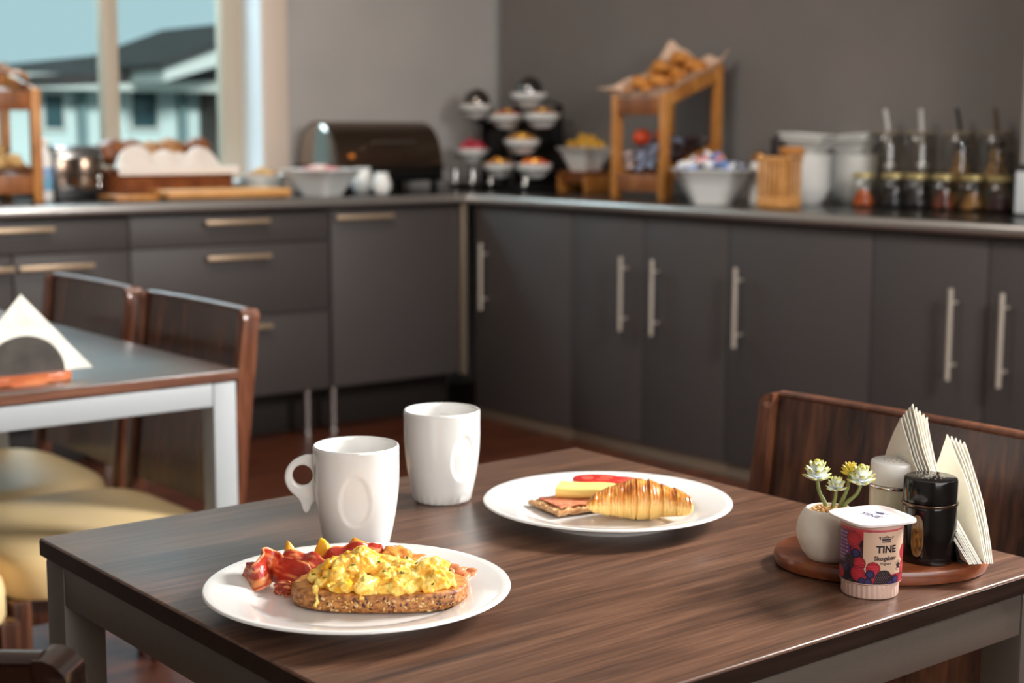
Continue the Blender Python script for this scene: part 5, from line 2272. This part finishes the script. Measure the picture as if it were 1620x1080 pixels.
def small_jars():
    spots = [(4.285, 3.365), (4.325, 3.268), (4.33, 3.175), (4.335, 3.072), (4.345, 2.965), (4.335, 2.86)]
    cols = [([(206, 92, 26), (226, 116, 40), (176, 70, 20)], 'orange', 'orange dried fruit'), ([(34, 30, 34), (60, 54, 58)], 'black', 'black raisins'), ([(44, 36, 36), (70, 64, 66)], 'dark', 'dark seeds'),
            ([(122, 52, 24), (150, 70, 34), (100, 40, 20)], 'red-brown', 'red-brown berries'), ([(176, 122, 58), (206, 150, 80), (150, 100, 44)], 'tan', 'tan nuts'), ([(74, 34, 30), (96, 46, 40)], 'plum-coloured', 'plum-coloured berries')]
    lidm = mat('gold_lid', (206, 186, 128), .35, .55, bump=(60, .05))
    first = None
    ordn = ['first', 'second', 'third', 'fourth', 'fifth', 'sixth']
    for i, ((x, y), (cs, cn, what)) in enumerate(zip(spots, cols)):
        if first is None:
            t = thing('storage_jar', '', 'jar', (x, y, CT))
            bm = bmesh.new()
            jar_body(bm, .0455, .100, .036)
            finish(bm, 'jar_glass', 'glass', t, True, None)
            lathe_obj('lid', [(.038, .1005), (.0395, .102), (.0395, .114), (.035, .118), (.012, .119)], lidm, t, 32)
            first = t
        else:
            t = dup(first, (x, y, CT))
        t['label'] = '%s small glass jar from the left in the front row, %s contents' % (ordn[i], cn)
        heap('jar_contents', '%s filling the %s small jar from the left' % (what, ordn[i]), 'food', (x, y, CT + .010), .030, .052, 130, .0085, cs, 70 + i)


small_jars()


def tall_jars():
    spots = [(4.425, 3.375), (4.43, 3.245), (4.42, 3.075), (4.42, 2.935)]
    cols = [[(70, 62, 56), (96, 86, 76)], [(58, 48, 44), (84, 72, 62)], [(170, 124, 58), (196, 150, 84), (150, 104, 44)], [(190, 150, 88), (206, 168, 108), (166, 124, 66)]]
    lv = [.115, .12, .185, .195]
    ordn = ['first', 'second', 'third', 'fourth']
    first = None
    lidm = mat('pale_lid_ring', (150, 136, 112), .4, .3, bump=(60, .05))
    for i, (x, y) in enumerate(spots):
        if first is None:
            t = thing('tall_jar', '', 'jar', (x, y, CT))
            lathe_obj('jar_glass', [(.05, 0), (.056, .004), (.058, .012), (.058, .215), (.052, .24), (.046, .252)], 'glass_dark', t, 36, cap1=False, angle=None)
            bm = bmesh.new()
            tube(bm, [(.047 * cos(a), .047 * sin(a), .254) for a in np.linspace(0, 2 * pi, 32, endpoint=False)], .0045, 8, True)
            finish(bm, 'rim_ring', lidm, t)
            first = t
        else:
            t = dup(first, (x, y, CT))
        t['label'] = '%s tall open glass jar from the left in the back row' % ordn[i]
        heap('cereal', 'dry cereal filling the %s tall jar from the left' % ordn[i], 'cereal', (x, y, CT + .012), .043, lv[i], 260, .0095, cols[i], 90 + i)
    for i, (lab, x, y, tx, m) in enumerate((('bright steel ladle standing in the first tall jar', 4.425, 3.372, (-.012, .012), 'ladle'), ('bright steel ladle standing in the second tall jar', 4.43, 3.24, (-.012, -.002), 'ladle'), ('dark ladle standing in the third tall jar', 4.42, 3.075, (.0, .02), 'black'), ('dark ladle standing in the fourth tall jar', 4.42, 2.935, (.0, .012), 'chrome_dark'))):
        s = thing('ladle', lab, 'ladle', (x, y, CT + lv[i] + .012))
        h = 1.262 - CT - lv[i] - .012
        P = spline([(.012, 0, .012), (.004, tx[1] * .1, h * .35), (tx[0] * .4, tx[1] * .5, h * .75), (tx[0], tx[1], h - .004)], 14)
        tube_obj('ladle_handle', P, [.004] * 5 + [.0085] * 9, m, s, 10, flat=.45)
        bm = bmesh.new()
        blob(bm, (.014, 0, .010), (.022, .022, .014), 2, 0)
        finish(bm, 'ladle_bowl', m, s, True, None)


tall_jars()

# ---- left part: bottle, toaster, bread basket, boards, pastry bowl
def left_buffet():
    t = thing('plastic_bottle', 'pale plastic bottle with a teal label beside the toaster', 'bottle', (2.193, 5.405, CT))
    lathe_obj('body', [(.026, 0), (.029, .004), (.029, .14), (.026, .165), (.016, .185), (.014, .195)], 'plastic_white', t, 32)
    lathe_obj('label_band', [(.0293, .035), (.0296, .036), (.0296, .118), (.0293, .119)], mat('teal_label', (96, 168, 186), .4, vary=(20, (150, 150, 206)), bump=(60, .02)), t, 32, cap0=False, cap1=False)
    lathe_obj('cap', [(.017, .193), (.018, .196), (.018, .222), (.014, .226)], 'plastic_white', t, 24)
    # toaster
    t = thing('toaster', 'dark steel toaster left of the bread basket', 'toaster', (2.328, 5.50, CT), 0)
    ch = mat('toaster_steel', (150, 146, 142), .22, .9, bump=(200, .03))
    box('housing', (0, 0, .105), (.19, .20, .165), ch, t, .018)
    box('base', (0, 0, .014), (.178, .185, .026), 'black', t, .004)
    box('top_plate', (0, 0, .190), (.18, .17, .008), mat('toaster_top_glint', (206, 212, 220), .18, .9, bump=(200, .02)), t, .003)  # bluish highlight on the top is put into this lighter colour
    for s in (-1, 1):
        box('slot', (0, s * .035, .1935), (.15, .028, .004), 'black', t, .001)
        box('front_panel', (s * .045, -.1005, .10), (.08, .004, .105), 'chrome_dark', t, .002)
    for k in range(2):
        lathe_obj('control_knob', [(.011, -.006), (.012, 0), (.009, .006)], 'steel', t, 16, (.07, -.104, .05 + k * .03))
    # basket
    t = thing('bread_basket', 'brown wicker basket lined with a white cloth, full of bread', 'basket', (2.685, 5.475, CT))
    bw = wood('wicker', (92, 46, 20), (128, 68, 30), (156, 90, 44), (20, 20, 20), 1, .5)
    bm = bmesh.new()
    ol = superellipse(.245, .15, 6, 140)
    for k in range(7):
        z = .012 + k * .0145
        ee = 1 + .02 * k / 6
        tube(bm, [(x * ee * (1 + .012 * (1 if (i // 3 + k) % 2 else -1)), y * ee * (1 + .018 * (1 if (i // 3 + k) % 2 else -1)), z) for i, (x, y) in enumerate(ol)], .0078, 6, True)
    o = finish(bm, 'woven_strands', bw, t)
    o['kind'] = 'stuff'
    bm = bmesh.new()
    for i in range(0, 140, 6):
        x, y = ol[i]
        tube(bm, [(x, y, .004), (x * 1.02, y * 1.02, .108)], .005, 6)
    o = finish(bm, 'stakes', bw, t)
    bm = bmesh.new()
    prism(bm, superellipse(.24, .145, 6, 60), .002, .012, .002)
    finish(bm, 'bottom', bw, t)
    cloth = mat('white_linen', (226, 214, 204), .85, bump=(240, .2))

    def lip(u):
        h = 0
        for c, w, a in ((-.160, .082, .082), (-.048, .070, .064), (.02, .05, .055), (.105, .074, .076)):
            h = max(h, a * max(0, 1 - ((u - c) / w) ** 2) ** .6)
        return h

    def P(u, v):
        x = (u - .5) * .50
        if v < .25:
            k = v / .25
            return (2.685 + x, 5.475 - .165 - .004 * (1 - k), CT + .088 + .028 * k)
        k = (v - .25) / .75
        if k < .45:
            q = k / .45
            return (2.685 + x, 5.475 - .165 + .045 * q + .01 * sin(x * 60) * q, CT + .116 + lip(x) * smooth(0, 1, q))
        q = (k - .45) / .55
        return (2.685 + x * (1 - .05 * q), 5.475 - .12 + .05 * q, CT + .116 + lip(x) * (1 - q) - .05 * q)
    sheet('cloth_liner', P, 60, 22, cloth, 'white linen cloth folded over the front of the bread basket', 'cloth', .002)
    bm = bmesh.new()
    br = mat('dark_bread', (104, 52, 24), .5, vary=(22, (146, 86, 44)), bump=(80, .3))
    lt = mat('floury_bread', (176, 126, 76), .6, vary=(22, (130, 76, 38)), bump=(80, .3))
    for i, (lab, x, y, z, s, m) in enumerate((('round dark bread at the left end of the basket', -.19, .03, .145, (.066, .055, .050), br), ('dark bread second from the left in the basket', -.105, .05, .150, (.062, .055, .050), br),
                                        ('pale-brown bread low in the middle of the basket', -.030, .03, .150, (.05, .05, .040), lt), ('broad seeded brown bread right of the basket middle', .060, .05, .145, (.078, .055, .052), lt),
                                        ('dark bread at the right end of the basket', .170, .03, .150, (.058, .05, .054), br))):
        bm = bmesh.new()
        blob(bm, (0, 0, 0), s, 3, .15, None, i * 4.1)
        o = finish(bm, 'bread_loaf', m, None, True, None)
        o.location = (2.685 + x, 5.475 + y, CT + z + .024)
        tag(o, lab, 'bread')
    o = box('cutting_board', (0, 0, .016), (.50, .24, .030), 'board', None, .006)
    o.location = (2.80, 5.235, CT + .004)
    o.rotation_euler = (0, 0, -.06)
    tag(o, 'thick beech cutting board lying in front of the bread basket', 'cutting board')
    for sx in (-1, 1):
        for sy in (-1, 1):
            box('foot', (sx * .22, sy * .09, -.0015), (.02, .02, .005), 'black', o, .001)
    o = box('cutting_board', (0, 0, .009), (.17, .16, .018), 'pinewood', None, .004)
    o.location = (2.455, 5.275, CT + .0005)
    tag(o, 'darker thin board beside the thick one, below the basket', 'cutting board')
    # bowl of pastry pieces behind the boards
    o = round_bowl_mesh(.10, .075)
    o.location = (3.15, 5.50, CT)
    tag(o, 'white round bowl of golden pastry bits beside the bread basket', 'bowl')
    heap('pastry_bits', 'golden brown pastry bits heaped in the round white bowl', 'pastry', (3.15, 5.50, CT + .052), .072, .05, 60, .014, [(196, 140, 62), (150, 96, 40), (216, 164, 92)], 55)


left_buffet()
